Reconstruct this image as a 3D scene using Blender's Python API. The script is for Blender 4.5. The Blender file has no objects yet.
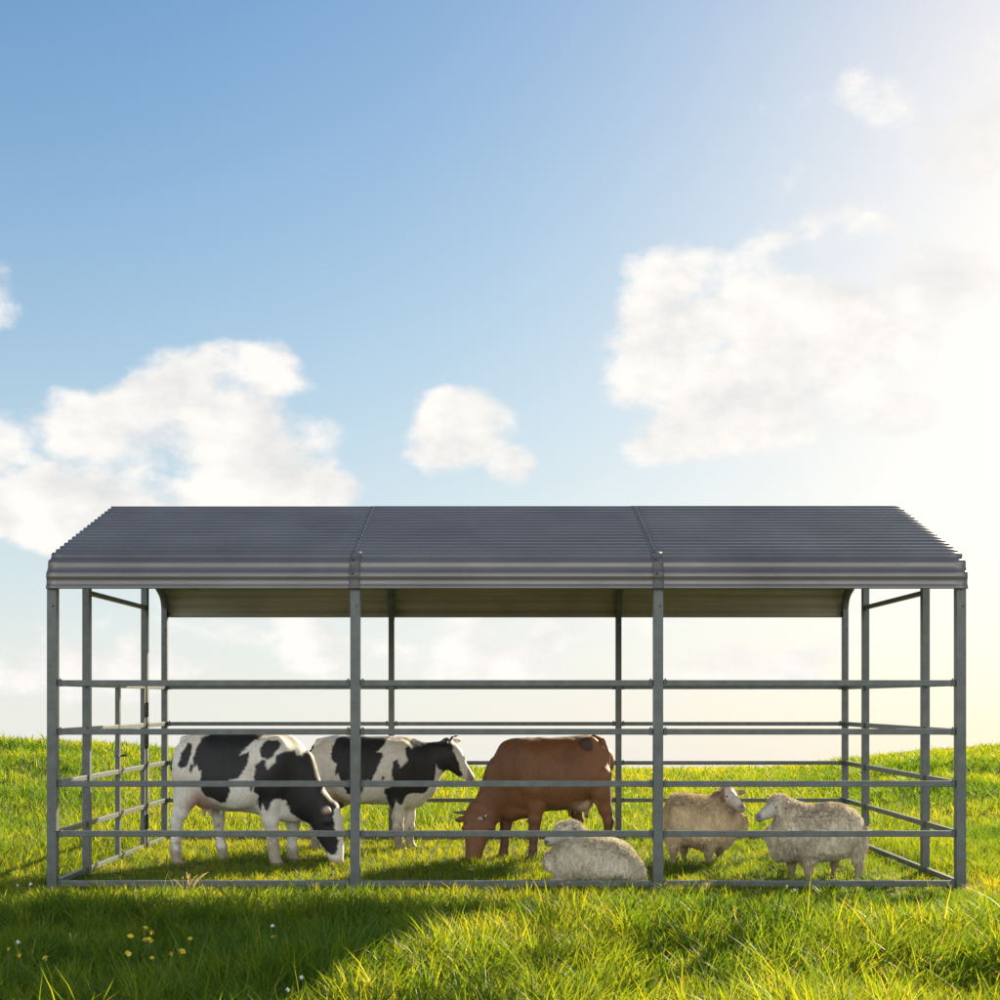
import bpy, bmesh, math, random
import numpy as np
from mathutils import Vector, Matrix

rng = np.random.default_rng(7)
random.seed(7)
scene = bpy.context.scene
COL = scene.collection
R = math.radians

CAM_H = 1.26
FPX = 1359.0                      # focal length in photo pixels (1000 px wide)


def at(px, py, Y):                # photo pixel -> point at depth Y
    return ((px - 500) / FPX * Y, Y, CAM_H - (py - 700) / FPX * Y)


# ------------------------------------------------------------------ noise
_T2 = np.random.default_rng(1).random((256, 256)).astype(np.float32)
_T3 = np.random.default_rng(2).random((64, 64, 64)).astype(np.float32)


def vn2(x, y):
    xi = np.floor(x).astype(int); yi = np.floor(y).astype(int)
    fx = x - xi; fy = y - yi
    fx = fx * fx * (3 - 2 * fx); fy = fy * fy * (3 - 2 * fy)
    a = _T2[xi & 255, yi & 255]; b = _T2[(xi + 1) & 255, yi & 255]
    c = _T2[xi & 255, (yi + 1) & 255]; d = _T2[(xi + 1) & 255, (yi + 1) & 255]
    return (a + (b - a) * fx) * (1 - fy) + (c + (d - c) * fx) * fy


def fbm2(x, y, o=3):
    s = 0; a = 0.5; t = 0
    for i in range(o):
        s = s + a * vn2(x * 2 ** i + 17.3 * i, y * 2 ** i + 5.1 * i); t += a; a *= 0.5
    return s / t


def vn3(x, y, z):
    x, y, z = np.broadcast_arrays(x, y, z)
    xi = np.floor(x).astype(int); yi = np.floor(y).astype(int); zi = np.floor(z).astype(int)
    fx = x - xi; fy = y - yi; fz = z - zi
    fx = fx * fx * (3 - 2 * fx); fy = fy * fy * (3 - 2 * fy); fz = fz * fz * (3 - 2 * fz)
    r = 0
    for i in (0, 1):
        for j in (0, 1):
            for k in (0, 1):
                w = (fx if i else 1 - fx) * (fy if j else 1 - fy) * (fz if k else 1 - fz)
                r = r + w * _T3[(xi + i) & 63, (yi + j) & 63, (zi + k) & 63]
    return r


def sstep(a, b, x):
    t = np.clip((x - a) / (b - a), 0, 1)
    return t * t * (3 - 2 * t)


# ------------------------------------------------------------------ terrain
AX = [-14, -10, -8.8, -7.2, -5.9, -4.6, -3.4, -1.5, 0, 3.0, 5.0, 6.7, 8.8, 12, 15]
AZ = [0.62, 0.56, 0.52, 0.46, 0.34, 0.20, 0.10, 0.02, -0.02, -0.02, 0.02, 0.20, 0.40, 0.52, 0.6]


def ground_z(x, y):
    x = np.asarray(x, float); y = np.asarray(y, float)
    r = sstep(9.5, 24.0, y)
    a = np.interp(x, AX, AZ)
    z = a * r
    outside = 1 - np.exp(-(np.maximum(np.abs(x) - 3.2, 0) ** 2 + np.maximum(np.abs(y - 10.5) - 1.7, 0) ** 2) / 0.6)
    z = z + (fbm2(x * 0.7 + 40, y * 0.7 + 9, 3) - 0.5) * 0.10 * outside
    for bx, by, h, s in ((-6.3, 18.5, 0.14, 0.8), (-5.2, 15.5, 0.08, 0.7), (5.4, 16.5, 0.16, 0.9), (6.6, 20.5, 0.12, 0.9),
                         (-8.0, 21.5, 0.10, 0.9), (1.5, 21.0, 0.06, 1.2), (4.2, 19.0, 0.06, 0.8)):
        z = z + h * np.exp(-((x - bx) ** 2 + ((y - by) * 0.8) ** 2) / (2 * s * s))
    d = y - 25.0
    z = z - 0.13 * (np.where(d > 30, d, np.log1p(np.exp(np.clip(d, -50, 30)))))
    return z


# ------------------------------------------------------------------ materials
def new_mat(name):
    m = bpy.data.materials.new(name); m.use_nodes = True
    nt = m.node_tree; b = nt.nodes['Principled BSDF']
    return m, nt, b


def N(nt, typ, **kw):
    n = nt.nodes.new(typ)
    for k, v in kw.items():
        setattr(n, k, v)
    return n


def painted(name, rgb, rough=0.45, metallic=0.0, var=0.12, scale=9.0, bump=0.06):
    m, nt, b = new_mat(name)
    tc = N(nt, 'ShaderNodeTexCoord')
    n = N(nt, 'ShaderNodeTexNoise'); n.inputs['Scale'].default_value = scale; n.inputs['Detail'].default_value = 6
    nt.links.new(tc.outputs['Object'], n.inputs['Vector'])
    cr = N(nt, 'ShaderNodeValToRGB')
    cr.color_ramp.elements[0].position = 0.3; cr.color_ramp.elements[1].position = 0.75
    cr.color_ramp.elements[0].color = (*[c * (1 - var) for c in rgb], 1)
    cr.color_ramp.elements[1].color = (*[min(1, c * (1 + var)) for c in rgb], 1)
    nt.links.new(n.outputs['Fac'], cr.inputs['Fac'])
    nt.links.new(cr.outputs['Color'], b.inputs['Base Color'])
    b.inputs['Metallic'].default_value = metallic
    n2 = N(nt, 'ShaderNodeTexNoise'); n2.inputs['Scale'].default_value = scale * 6; n2.inputs['Detail'].default_value = 4
    nt.links.new(tc.outputs['Object'], n2.inputs['Vector'])
    mr = N(nt, 'ShaderNodeMapRange'); mr.inputs['To Min'].default_value = rough - 0.08; mr.inputs['To Max'].default_value = rough + 0.12
    nt.links.new(n2.outputs['Fac'], mr.inputs['Value']); nt.links.new(mr.outputs['Result'], b.inputs['Roughness'])
    bp = N(nt, 'ShaderNodeBump'); bp.inputs['Strength'].default_value = bump; bp.inputs['Distance'].default_value = 0.004
    nt.links.new(n2.outputs['Fac'], bp.inputs['Height']); nt.links.new(bp.outputs['Normal'], b.inputs['Normal'])
    return m


M = {}
M['frame'] = painted('galvanised_frame', (0.118, 0.130, 0.126), 0.40, 0.25, 0.20, 14, 0.10)
M['clamp'] = painted('clamp_steel', (0.085, 0.095, 0.095), 0.45, 0.3)
M['roof'] = painted('roof_sheet', (0.178, 0.166, 0.158), 0.30, 0.40, 0.18, 1.7, 0.03)
M['underside'] = painted('roof_underside_bounce', (0.33, 0.30, 0.22), 0.5, 0.0, 0.12, 2.5, 0.03)  # back of the sheets; warm bounce light from the grass put into the colour
M['seam'] = painted('seam_strip', (0.112, 0.106, 0.104), 0.45, 0.15, 0.2, 12)
M['bolt'] = painted('bolt_dark', (0.03, 0.03, 0.03), 0.5, 0.3)
M['horn'] = painted('horn', (0.50, 0.43, 0.33), 0.45, 0, 0.25, 20)
M['horn_dark'] = painted('horn_dark', (0.10, 0.09, 0.075), 0.45, 0, 0.25, 20)
M['stem'] = painted('stem', (0.06, 0.12, 0.02), 0.6)
M['yellow'] = painted('yellow_petal', (0.78, 0.58, 0.03), 0.6)
M['orange'] = painted('orange_petal', (0.62, 0.28, 0.03), 0.6)
M['white'] = painted('white_petal', (0.78, 0.78, 0.76), 0.6)
m, nt, b = new_mat('eye_dark'); b.inputs['Base Color'].default_value = (0.012, 0.009, 0.008, 1); b.inputs['Roughness'].default_value = 0.12
M['eye'] = m


def coat_mat(name, rough=0.62, scale=60, bump=0.25, sheen=0.10, translucency=0.0):
    m, nt, b = new_mat(name)
    at_ = N(nt, 'ShaderNodeAttribute', attribute_name='coat')
    tc = N(nt, 'ShaderNodeTexCoord')
    mp = N(nt, 'ShaderNodeMapping'); mp.inputs['Scale'].default_value = (1, 1, 0.35)
    nt.links.new(tc.outputs['Object'], mp.inputs['Vector'])
    n = N(nt, 'ShaderNodeTexNoise'); n.inputs['Scale'].default_value = scale; n.inputs['Detail'].default_value = 5
    nt.links.new(mp.outputs['Vector'], n.inputs['Vector'])
    mr = N(nt, 'ShaderNodeMapRange'); mr.inputs['From Min'].default_value = 0.25; mr.inputs['From Max'].default_value = 0.75
    mr.inputs['To Min'].default_value = 0.80; mr.inputs['To Max'].default_value = 1.16
    nt.links.new(n.outputs['Fac'], mr.inputs['Value'])
    mx = N(nt, 'ShaderNodeMix', data_type='RGBA', blend_type='MULTIPLY'); mx.inputs['Factor'].default_value = 1
    nt.links.new(at_.outputs['Color'], mx.inputs['A']); nt.links.new(mr.outputs['Result'], mx.inputs['B'])
    nt.links.new(mx.outputs['Result'], b.inputs['Base Color'])
    b.inputs['Roughness'].default_value = rough
    b.inputs['Sheen Weight'].default_value = sheen; b.inputs['Sheen Roughness'].default_value = 0.4
    bp = N(nt, 'ShaderNodeBump'); bp.inputs['Strength'].default_value = bump; bp.inputs['Distance'].default_value = 0.006
    nt.links.new(n.outputs['Fac'], bp.inputs['Height']); nt.links.new(bp.outputs['Normal'], b.inputs['Normal'])
    if translucency:
        tr = N(nt, 'ShaderNodeBsdfTranslucent'); nt.links.new(mx.outputs['Result'], tr.inputs['Color'])
        ms = N(nt, 'ShaderNodeMixShader'); ms.inputs['Fac'].default_value = translucency
        nt.links.new(b.outputs[0], ms.inputs[1]); nt.links.new(tr.outputs[0], ms.inputs[2])
        nt.links.new(ms.outputs[0], nt.nodes['Material Output'].inputs['Surface'])
    return m


M['hide'] = coat_mat('cow_hide')
M['fleece'] = coat_mat('sheep_fleece', 0.85, 45, 0.5, 0.4, 0.25)

# grass
m, nt, b = new_mat('grass_blade')
at_ = N(nt, 'ShaderNodeAttribute', attribute_name='tone')
cr = N(nt, 'ShaderNodeValToRGB'); e = cr.color_ramp.elements
e[0].position = 0.0; e[0].color = (0.030, 0.085, 0.010, 1)
e[1].position = 1.0; e[1].color = (0.42, 0.33, 0.13, 1)
for p, c in ((0.35, (0.070, 0.135, 0.012)), (0.65, (0.135, 0.185, 0.014)), (0.90, (0.21, 0.23, 0.022))):
    q = e.new(p); q.color = (*c, 1)
nt.links.new(at_.outputs['Fac'], cr.inputs['Fac'])
nt.links.new(cr.outputs['Color'], b.inputs['Base Color'])
b.inputs['Roughness'].default_value = 0.5; b.inputs['Specular IOR Level'].default_value = 0.35
mul = N(nt, 'ShaderNodeMix', data_type='RGBA', blend_type='MULTIPLY'); mul.inputs['Factor'].default_value = 1
mul.inputs['B'].default_value = (3.7, 2.65, 0.9, 1)
nt.links.new(cr.outputs['Color'], mul.inputs['A'])
tr = N(nt, 'ShaderNodeBsdfTranslucent'); nt.links.new(mul.outputs['Result'], tr.inputs['Color'])
ms = N(nt, 'ShaderNodeMixShader'); ms.inputs['Fac'].default_value = 0.58
nt.links.new(b.outputs[0], ms.inputs[1]); nt.links.new(tr.outputs[0], ms.inputs[2])
nt.links.new(ms.outputs[0], nt.nodes['Material Output'].inputs['Surface'])
M['grass'] = m

m, nt, b = new_mat('meadow_soil')
tc = N(nt, 'ShaderNodeTexCoord')
n = N(nt, 'ShaderNodeTexNoise'); n.inputs['Scale'].default_value = 3.0; n.inputs['Detail'].default_value = 8
nt.links.new(tc.outputs['Object'], n.inputs['Vector'])
cr = N(nt, 'ShaderNodeValToRGB')
cr.color_ramp.elements[0].position = 0.35; cr.color_ramp.elements[0].color = (0.028, 0.045, 0.010, 1)
cr.color_ramp.elements[1].position = 0.7; cr.color_ramp.elements[1].color = (0.060, 0.085, 0.014, 1)
nt.links.new(n.outputs['Fac'], cr.inputs['Fac']); nt.links.new(cr.outputs['Color'], b.inputs['Base Color'])
b.inputs['Roughness'].default_value = 0.95
M['soil'] = m


# ------------------------------------------------------------------ object helpers
def link(name, me, mat=None, parent=None):
    o = bpy.data.objects.new(name, me); COL.objects.link(o)
    if mat is not None:
        me.materials.append(mat)
    if parent is not None:
        o.parent = parent
    return o


def tag(o, label=None, cat=None, group=None, kind=None):
    for k, v in (('label', label), ('category', cat), ('group', group), ('kind', kind)):
        if v:
            o[k] = v
    return o


def empty(name, loc, label, cat, group=None):
    o = bpy.data.objects.new(name, None); COL.objects.link(o); o.location = loc
    o.empty_display_size = 0.1
    return tag(o, label, cat, group)


def mesh_np(name, V, F, smooth=False):
    """V (n,3); F (m,4) or (m,3)"""
    V = np.ascontiguousarray(V, np.float32); F = np.ascontiguousarray(F, np.int32)
    me = bpy.data.meshes.new(name)
    me.vertices.add(len(V)); me.vertices.foreach_set('co', V.ravel())
    k = F.shape[1]
    me.loops.add(F.size); me.loops.foreach_set('vertex_index', F.ravel())
    me.polygons.add(len(F))
    me.polygons.foreach_set('loop_start', np.arange(0, F.size, k, dtype=np.int32))
    me.polygons.foreach_set('loop_total', np.full(len(F), k, np.int32))
    if smooth:
        me.polygons.foreach_set('use_smooth', np.ones(len(F), bool))
    me.update(calc_edges=True)
    return me


def bm_box(bm, c, d, bevel=0.0):
    r = bmesh.ops.create_cube(bm, size=1.0)
    vs = r['verts']
    bmesh.ops.scale(bm, vec=d, verts=vs)
    bmesh.ops.translate(bm, vec=c, verts=vs)
    if bevel:
        es = list({e for v in vs for e in v.link_edges})
        bmesh.ops.bevel(bm, geom=es, offset=bevel, segments=2, profile=0.6, affect='EDGES')


def bm_cyl(bm, a, b, r1, r2=None, seg=12):
    r2 = r1 if r2 is None else r2
    a = Vector(a); b = Vector(b); d = b - a
    rot = d.to_track_quat('Z', 'Y').to_matrix().to_4x4()
    bmesh.ops.create_cone(bm, cap_ends=True, segments=seg, radius1=r1, radius2=r2, depth=d.length,
                          matrix=Matrix.Translation((a + b) / 2) @ rot)


def bm_obj(name, bm, mat, parent=None, smooth=False):
    me = bpy.data.meshes.new(name); bm.to_mesh(me); bm.free()
    if smooth:
        for p in me.polygons:
            p.use_smooth = True
    return link(name, me, mat, parent)


def part_box(name, c, d, mat, parent, bevel=0.003):
    bm = bmesh.new(); bm_box(bm, (0, 0, 0), d, bevel)
    o = bm_obj(name, bm, mat, parent); o.location = c
    return o


# ------------------------------------------------------------------ ground sheet
xs = np.concatenate([np.linspace(-200, -16, 24), np.linspace(-15.5, 15.5, 156), np.linspace(16, 200, 24)])
ys = np.concatenate([np.linspace(-60, 3.5, 16), np.linspace(4, 34, 151), np.linspace(35, 320, 60)])
gx, gy = np.meshgrid(xs, ys, indexing='ij')
gz = ground_z(gx, gy)
V = np.stack([gx, gy, gz], -1).reshape(-1, 3)
nx, ny = gx.shape
ii, jj = np.meshgrid(np.arange(nx - 1), np.arange(ny - 1), indexing='ij')
a = (ii * ny + jj).ravel()
F = np.stack([a, a + ny, a + ny + 1, a + 1], -1)
g = link('ground', mesh_np('ground', V, F, True), M['soil'])
tag(g, kind='structure')

# ------------------------------------------------------------------ shelter
SX = [-2.96, -0.957, 1.046, 3.046]
YF, YB = 9.0, 12.0
shed = empty('livestock_shelter', (0.043, 10.5, 0),
             'long open sided grey steel livestock shelter with dark corrugated roof and rail fencing', 'animal shelter')
SO = Vector(shed.location)


def L(x, y, z):
    return (x - SO.x, y - SO.y, z - SO.z)


RZ = [0.045, 0.375, 0.705, 1.050, 1.372]
PW = 0.064
bolt_me = None


def bolt(parent, loc, axis='Y', r=0.008, l=0.008):
    bm = bmesh.new()
    d = Vector({'X': (1, 0, 0), 'Y': (0, 1, 0)}[axis]) * l
    bm_cyl(bm, -d / 2, d / 2, r, r * 0.9, 6)
    o = bm_obj('bolt', bm, M['bolt'], parent); o.location = loc
    return o


def post(x, y, z1, w=PW, bolts=True, zb=-0.06):
    bm = bmesh.new()
    bm_box(bm, (0, 0, (zb + z1) / 2), (w, w, z1 - zb), 0.005)
    o = bm_obj('post', bm, M['frame'], shed); o.location = L(x, y, 0)
    bp = bmesh.new()
    bm_box(bp, (0, 0, 0.012), (w + 0.05, w + 0.05, 0.008), 0.002)
    q = bm_obj('foot_plate', bp, M['frame'], o)
    if bolts:
        bolt(o, (0.010, -w / 2 - 0.003, 1.880), 'Y', 0.006)
    return o


for x in SX:
    post(x, YF, 2.06)
    post(x, YB, 2.06, 0.052)
MIDY = (9.74, 11.33)
for x in (SX[0], SX[3]):
    for y in MIDY:
        zt = 2.165 + (y - 8.965) * 0.3385 - 0.03 if y < 10.5 else 2.165 + (12.035 - y) * 0.3385 - 0.03
        post(x, y, zt, 0.055, False)
    # tie bar high between the two middle posts
    part_box('tie_bar', L(x, (MIDY[0] + MIDY[1]) / 2, 2.03), (0.030, MIDY[1] - MIDY[0] - 0.055, 0.034), M['frame'], shed)


def rail_x(x0, x1, y, z, t):
    ln = x1 - x0
    o = part_box('rail', L((x0 + x1) / 2, y, z), (ln, t * 0.75, t), M['frame'], shed, 0.004)
    for s in (-1, 1):
        bm = bmesh.new()
        bm_box(bm, (0, 0, 0), (0.026, t * 0.75 + 0.006, t + 0.005), 0.003)
        bm_cyl(bm, (0, 0, t / 2), (0, 0, t / 2 + 0.011), 0.005, 0.005, 8)
        c = bm_obj('clamp', bm, M['clamp'], o); c.location = (s * (ln / 2 - 0.016), 0, 0)
    return o


def rail_y(y0, y1, x, z, t, name='rail', parent=None):
    return part_box(name, L(x, (y0 + y1) / 2, z), (t * 0.75, y1 - y0, t), M['frame'], parent or shed, 0.004)


for z in RZ:
    for i in range(3):
        rail_x(SX[i] + PW / 2, SX[i + 1] - PW / 2, YF, z, 0.040)
        rail_x(SX[i] + 0.026, SX[i + 1] - 0.026, YB, z, 0.034)
    # right end: three bays
    for y0, y1 in ((YF + 0.03, MIDY[0] - 0.0275), (MIDY[0] + 0.0275, MIDY[1] - 0.0275), (MIDY[1] + 0.0275, YB - 0.026)):
        rail_y(y0, y1, SX[3], z, 0.038)
    rail_y(YF + 0.03, MIDY[0] - 0.0275, SX[0], z, 0.038)
    rail_y(MIDY[0] + 0.0275, 10.505, SX[0], z, 0.038)
    rail_y(MIDY[1] + 0.0275, YB - 0.026, SX[0], z, 0.038)

# gate in the left end
gate = bpy.data.objects.new('gate', None); COL.objects.link(gate); gate.parent = shed
gate.location = L(SX[0], 10.53, 0)
gw = MIDY[1] - 0.0275 - 0.030 - 10.53
bm = bmesh.new(); bm_box(bm, (0, 0, 0.725), (0.036, 0.040, 1.36), 0.004); st = bm_obj('gate_stile', bm, M['frame'], gate)
bm = bmesh.new(); bm_box(bm, (0, gw, 0.725), (0.036, 0.040, 1.36), 0.004); bm_obj('gate_stile', bm, M['frame'], gate)
for z in RZ:
    bm = bmesh.new(); bm_box(bm, (0, gw / 2, z), (0.028, gw - 0.040, 0.038), 0.004); bm_obj('gate_rail', bm, M['frame'], gate)
for z in (1.18, 0.92, 0.25):
    bm = bmesh.new(); bm_cyl(bm, (0.03, gw + 0.018, z - 0.06), (0.03, gw + 0.018, z + 0.06), 0.011, None, 10)
    bm_box(bm, (0.022, gw + 0.018, z), (0.006, 0.06, 0.09), 0.001)
    bm_obj('hinge', bm, M['bolt'], gate)
bm = bmesh.new(); bm_box(bm, (0.022, -0.03, 0.83), (0.010, 0.10, 0.02), 0.002); bm_cyl(bm, (0.028, 0.0, 0.83), (0.07, 0.0, 0.83), 0.008, None, 10)
bm_obj('latch', bm, M['bolt'], gate)


# roof profile
def roof_profile(step):
    pts = [(8.965, 1.992), (8.965, 2.033)]
    sl = math.atan2(2.74 - 2.18, 10.5 - 8.965)
    Rr = 0.21
    cx, cz = 8.965 + Rr, 2.033
    for i in range(1, 13):
        a = math.pi - i / 12 * (math.pi / 2 - sl)
        pts.append((cx + Rr * math.cos(a), cz + Rr * math.sin(a)))
    pts.append((10.46, 2.727))
    pts.append((10.5, 2.735))
    full = pts + [(21.0 - y, z) for y, z in reversed(pts[:-1])]
    P = np.array(full)
    s = np.concatenate([[0], np.cumsum(np.hypot(*np.diff(P, axis=0).T))])
    n = int(s[-1] / step)
    t = np.linspace(0, s[-1], n + 1)
    Y = np.interp(t, s, P[:, 0]); Z = np.interp(t, s, P[:, 1])
    ty = np.gradient(Y); tz = np.gradient(Z); l = np.hypot(ty, tz)
    return t, Y, Z, -tz / l, ty / l


PITCH = 0.092


def sheet(x0, x1, off, amp=0.0108, step=PITCH / 10, nx=26, part=None):
    t, Y, Z, ny_, nz_ = roof_profile(step)
    if part:
        k_ = (t >= part[0]) & (t <= part[1]); t, Y, Z, ny_, nz_ = (q[k_] for q in (t, Y, Z, ny_, nz_))
    h = off + amp * (0.60 + 0.40 * np.clip(nz_, 0, 1) ** 2) * np.tanh(2.4 * np.cos(2 * math.pi * t / PITCH))
    yy = Y + ny_ * h; zz = Z + nz_ * h
    xs_ = np.linspace(x0, x1, nx)
    V = np.array([(x - SO.x, y - SO.y, z) for x in xs_ for y, z in zip(yy, zz)])
    n = len(t); F = []
    for i in range(nx - 1):
        for j in range(n - 1):
            F.append((i * n + j, i * n + j + 1, (i + 1) * n + j + 1, (i + 1) * n + j))
    return V, np.array(F)[:, ::-1]


roof = bpy.data.objects.new('roof', None); COL.objects.link(roof); roof.parent = shed
edges = [-2.990, -0.960, 1.044, 3.080]
for i in range(3):
    Vv, Ff = sheet(edges[i] - (0.0 if i == 0 else 0.035), edges[i + 1] + (0.0 if i == 2 else 0.035), 0.012 + 0.0018 * i)
    o = link('roof_panel', mesh_np('roof_panel', Vv, Ff, True), M['roof'], roof)
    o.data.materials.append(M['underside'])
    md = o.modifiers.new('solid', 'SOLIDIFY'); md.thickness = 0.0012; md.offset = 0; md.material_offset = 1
TMAX = roof_profile(PITCH / 8)[0][-1]
for xx in edges[1:3]:
    for part in ((0.0, 0.30), (TMAX - 0.30, TMAX)):
        Vv, Ff = sheet(xx - 0.036, xx + 0.036, 0.0176, nx=2, part=part)
        o = link('seam_strip', mesh_np('seam_strip', Vv, Ff, True), M['seam'], roof)
        md = o.modifiers.new('solid', 'SOLIDIFY'); md.thickness = 0.0012; md.offset = 0
    t, Y, Z, ny_, nz_ = roof_profile(PITCH)
    bm = bmesh.new(); bm_cyl(bm, (0, 0, -.004), (0, 0, .002), .0075, .006, 8)
    sme = bpy.data.meshes.new('screw'); bm.to_mesh(sme); bm.free(); sme.materials.append(M['bolt'])
    for k in range(1, len(t) // 2):
        c = bpy.data.objects.new('screw', sme); COL.objects.link(c); c.parent = roof
        nn = Vector((0, ny_[k], nz_[k]))
        c.location = Vector((xx - 0.012 - SO.x, Y[k] - SO.y, Z[k])) + nn * 0.0310
        c.rotation_euler = nn.to_track_quat('Z', 'Y').to_euler()
# arched rafters, square tube swept along the profile
for x in SX:
    t, Y, Z, ny_, nz_ = roof_profile(0.03)
    w = 0.026; V = []; F = []
    for y, z, a_, b_ in zip(Y, Z, ny_, nz_):
        for dx, dn in ((-w, -0.004), (w, -0.004), (w, -0.052), (-w, -0.052)):
            V.append((x + dx - SO.x, y + a_ * dn - SO.y, z + b_ * dn))
    for i in range(len(t) - 1):
        for k in range(4):
            F.append((i * 4 + k, i * 4 + (k + 1) % 4, i * 4 + 4 + (k + 1) % 4, i * 4 + 4 + k))
    F += [(3, 2, 1, 0), tuple(len(V) - 4 + k for k in range(4))]
    link('rafter', mesh_np('rafter', np.array(V), np.array(F)), M['frame'], shed)


# ------------------------------------------------------------------ implicit-surface animals
class Body:
    def __init__(self, cx0, cyg, ppm, h=0.0075):
        self.cx0, self.cyg, self.ppm, self.h = cx0, cyg, ppm, h
        self.prims = []

    def p(self, cx, cy, y=0.0):
        return np.array([(cx - self.cx0) / self.ppm, y, (self.cyg - cy) / self.ppm])

    def rc(self, a, b, ra, rb, k=0.03):
        a = self.p(*a); b = self.p(*b)
        m = max(ra, rb)
        lo = np.minimum(a, b) - m; hi = np.maximum(a, b) + m

        def f(X, Y, Z):
            d = b - a; L2 = d @ d
            t = np.clip(((X - a[0]) * d[0] + (Y - a[1]) * d[1] + (Z - a[2]) * d[2]) / L2, 0, 1)
            return np.sqrt((X - a[0] - t * d[0]) ** 2 + (Y - a[1] - t * d[1]) ** 2 + (Z - a[2] - t * d[2]) ** 2) - (ra + (rb - ra) * t)
        self.prims.append((f, lo, hi, k))

    def chain(self, pts, k=0.03):
        """pts: (cx, cy, y, r)"""
        for q, w in zip(pts[:-1], pts[1:]):
            self.rc(q[:3], w[:3], q[3], w[3], k)

    def el(self, c, r, ang=0.0, k=0.03, yaw=0.0):
        c = self.p(*c); r = np.array(r, float); m = r.max()
        ca, sa = math.cos(ang), math.sin(ang); cy, sy = math.cos(yaw), math.sin(yaw)

        def f(X, Y, Z):
            x = X - c[0]; y = Y - c[1]; z = Z - c[2]
            x, y = x * cy + y * sy, -x * sy + y * cy
            u = x * ca + z * sa; v = -x * sa + z * ca
            q = np.sqrt((u / r[0]) ** 2 + (y / r[1]) ** 2 + (v / r[2]) ** 2)
            g_ = np.sqrt((u / r[0] ** 2) ** 2 + (y / r[1] ** 2) ** 2 + (v / r[2] ** 2) ** 2) + 1e-6
            return q * (q - 1) / g_
        self.prims.append((f, c - m, c + m, k))

    def sw(self, st, k=0.04, n=2.3):
        """swept ellipse; st: (cx, cy, half height, half width, y) centre line in photo plane"""
        P = np.array([self.p(s[0], s[1], s[4] if len(s) > 4 else 0.0) for s in st])
        hh = np.array([s[2] for s in st]) / self.ppm; hw = np.array([s[3] for s in st])
        a = P[0]; ax = P[-1] - P[0]; Ln = np.linalg.norm(ax); ax = ax / Ln
        up = np.array([-ax[2], 0, ax[0]]); up /= np.linalg.norm(up)
        sd = np.cross(ax, up)
        T = (P - a) @ ax; OU = (P - a) @ up; OS = (P - a) @ sd
        tt = np.linspace(0, Ln, 160)

        def sm(v):
            q = np.interp(tt, T, v); w = 15
            qp = np.pad(q, w, mode='reflect', reflect_type='odd')
            ker = np.hanning(2 * w + 1); ker /= ker.sum()
            return np.convolve(qp, ker, 'valid')
        HH, HW, OUs, OSs = sm(hh), sm(hw), sm(OU), sm(OS)
        m = max(hh.max(), hw.max())
        lo = P.min(0) - m; hi = P.max(0) + m

        def f(X, Y, Z):
            x = X - a[0]; y = Y - a[1]; z = Z - a[2]
            t = x * ax[0] + y * ax[1] + z * ax[2]
            tc = np.clip(t, 0, Ln)
            idx = tc / Ln * 159; i0 = np.minimum(idx.astype(np.int32), 158); fr = idx - i0

            def g_(A):
                return A[i0] * (1 - fr) + A[i0 + 1] * fr
            H = g_(HH); W = g_(HW)
            u = np.abs(x * up[0] + y * up[1] + z * up[2] - g_(OUs)) / H
            v = np.abs(x * sd[0] + y * sd[1] + z * sd[2] - g_(OSs)) / W
            e = np.abs(t - tc) / np.minimum(H, W)
            rho = (u ** n + v ** n + e ** n) ** (1 / n)
            return (rho - 1) * np.minimum(H, W)
        self.prims.append((f, lo, hi, k))

    def build(self, disp=None):
        h = self.h
        lo = np.min([q[1] for q in self.prims], 0) - 0.04; hi = np.max([q[2] for q in self.prims], 0) + 0.04
        n = np.ceil((hi - lo) / h).astype(int) + 1
        A = [(lo[i] + np.arange(n[i]) * h).astype(np.float32) for i in range(3)]
        G = np.full(n, 0.5, np.float32)
        for f, l_, h_, k in self.prims:
            mg = k + 0.02
            s = []
            for i in range(3):
                i0 = max(0, int((l_[i] - mg - lo[i]) / h)); i1 = min(n[i], int((h_[i] + mg - lo[i]) / h) + 2)
                s.append(slice(i0, i1))
            d = f(A[0][s[0]][:, None, None], A[1][s[1]][None, :, None], A[2][s[2]][None, None, :]).astype(np.float32)
            g_ = G[tuple(s)]
            q = np.maximum(k - np.abs(g_ - d), 0) / k
            G[tuple(s)] = np.minimum(g_, d) - q * q * k * 0.25
        if disp is not None:
            msk = np.abs(G) < 0.05
            I = np.nonzero(msk)
            G[I] += disp(A[0][I[0]], A[1][I[1]], A[2][I[2]]).astype(np.float32)
        return surface_nets(G, lo, h)


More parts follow.
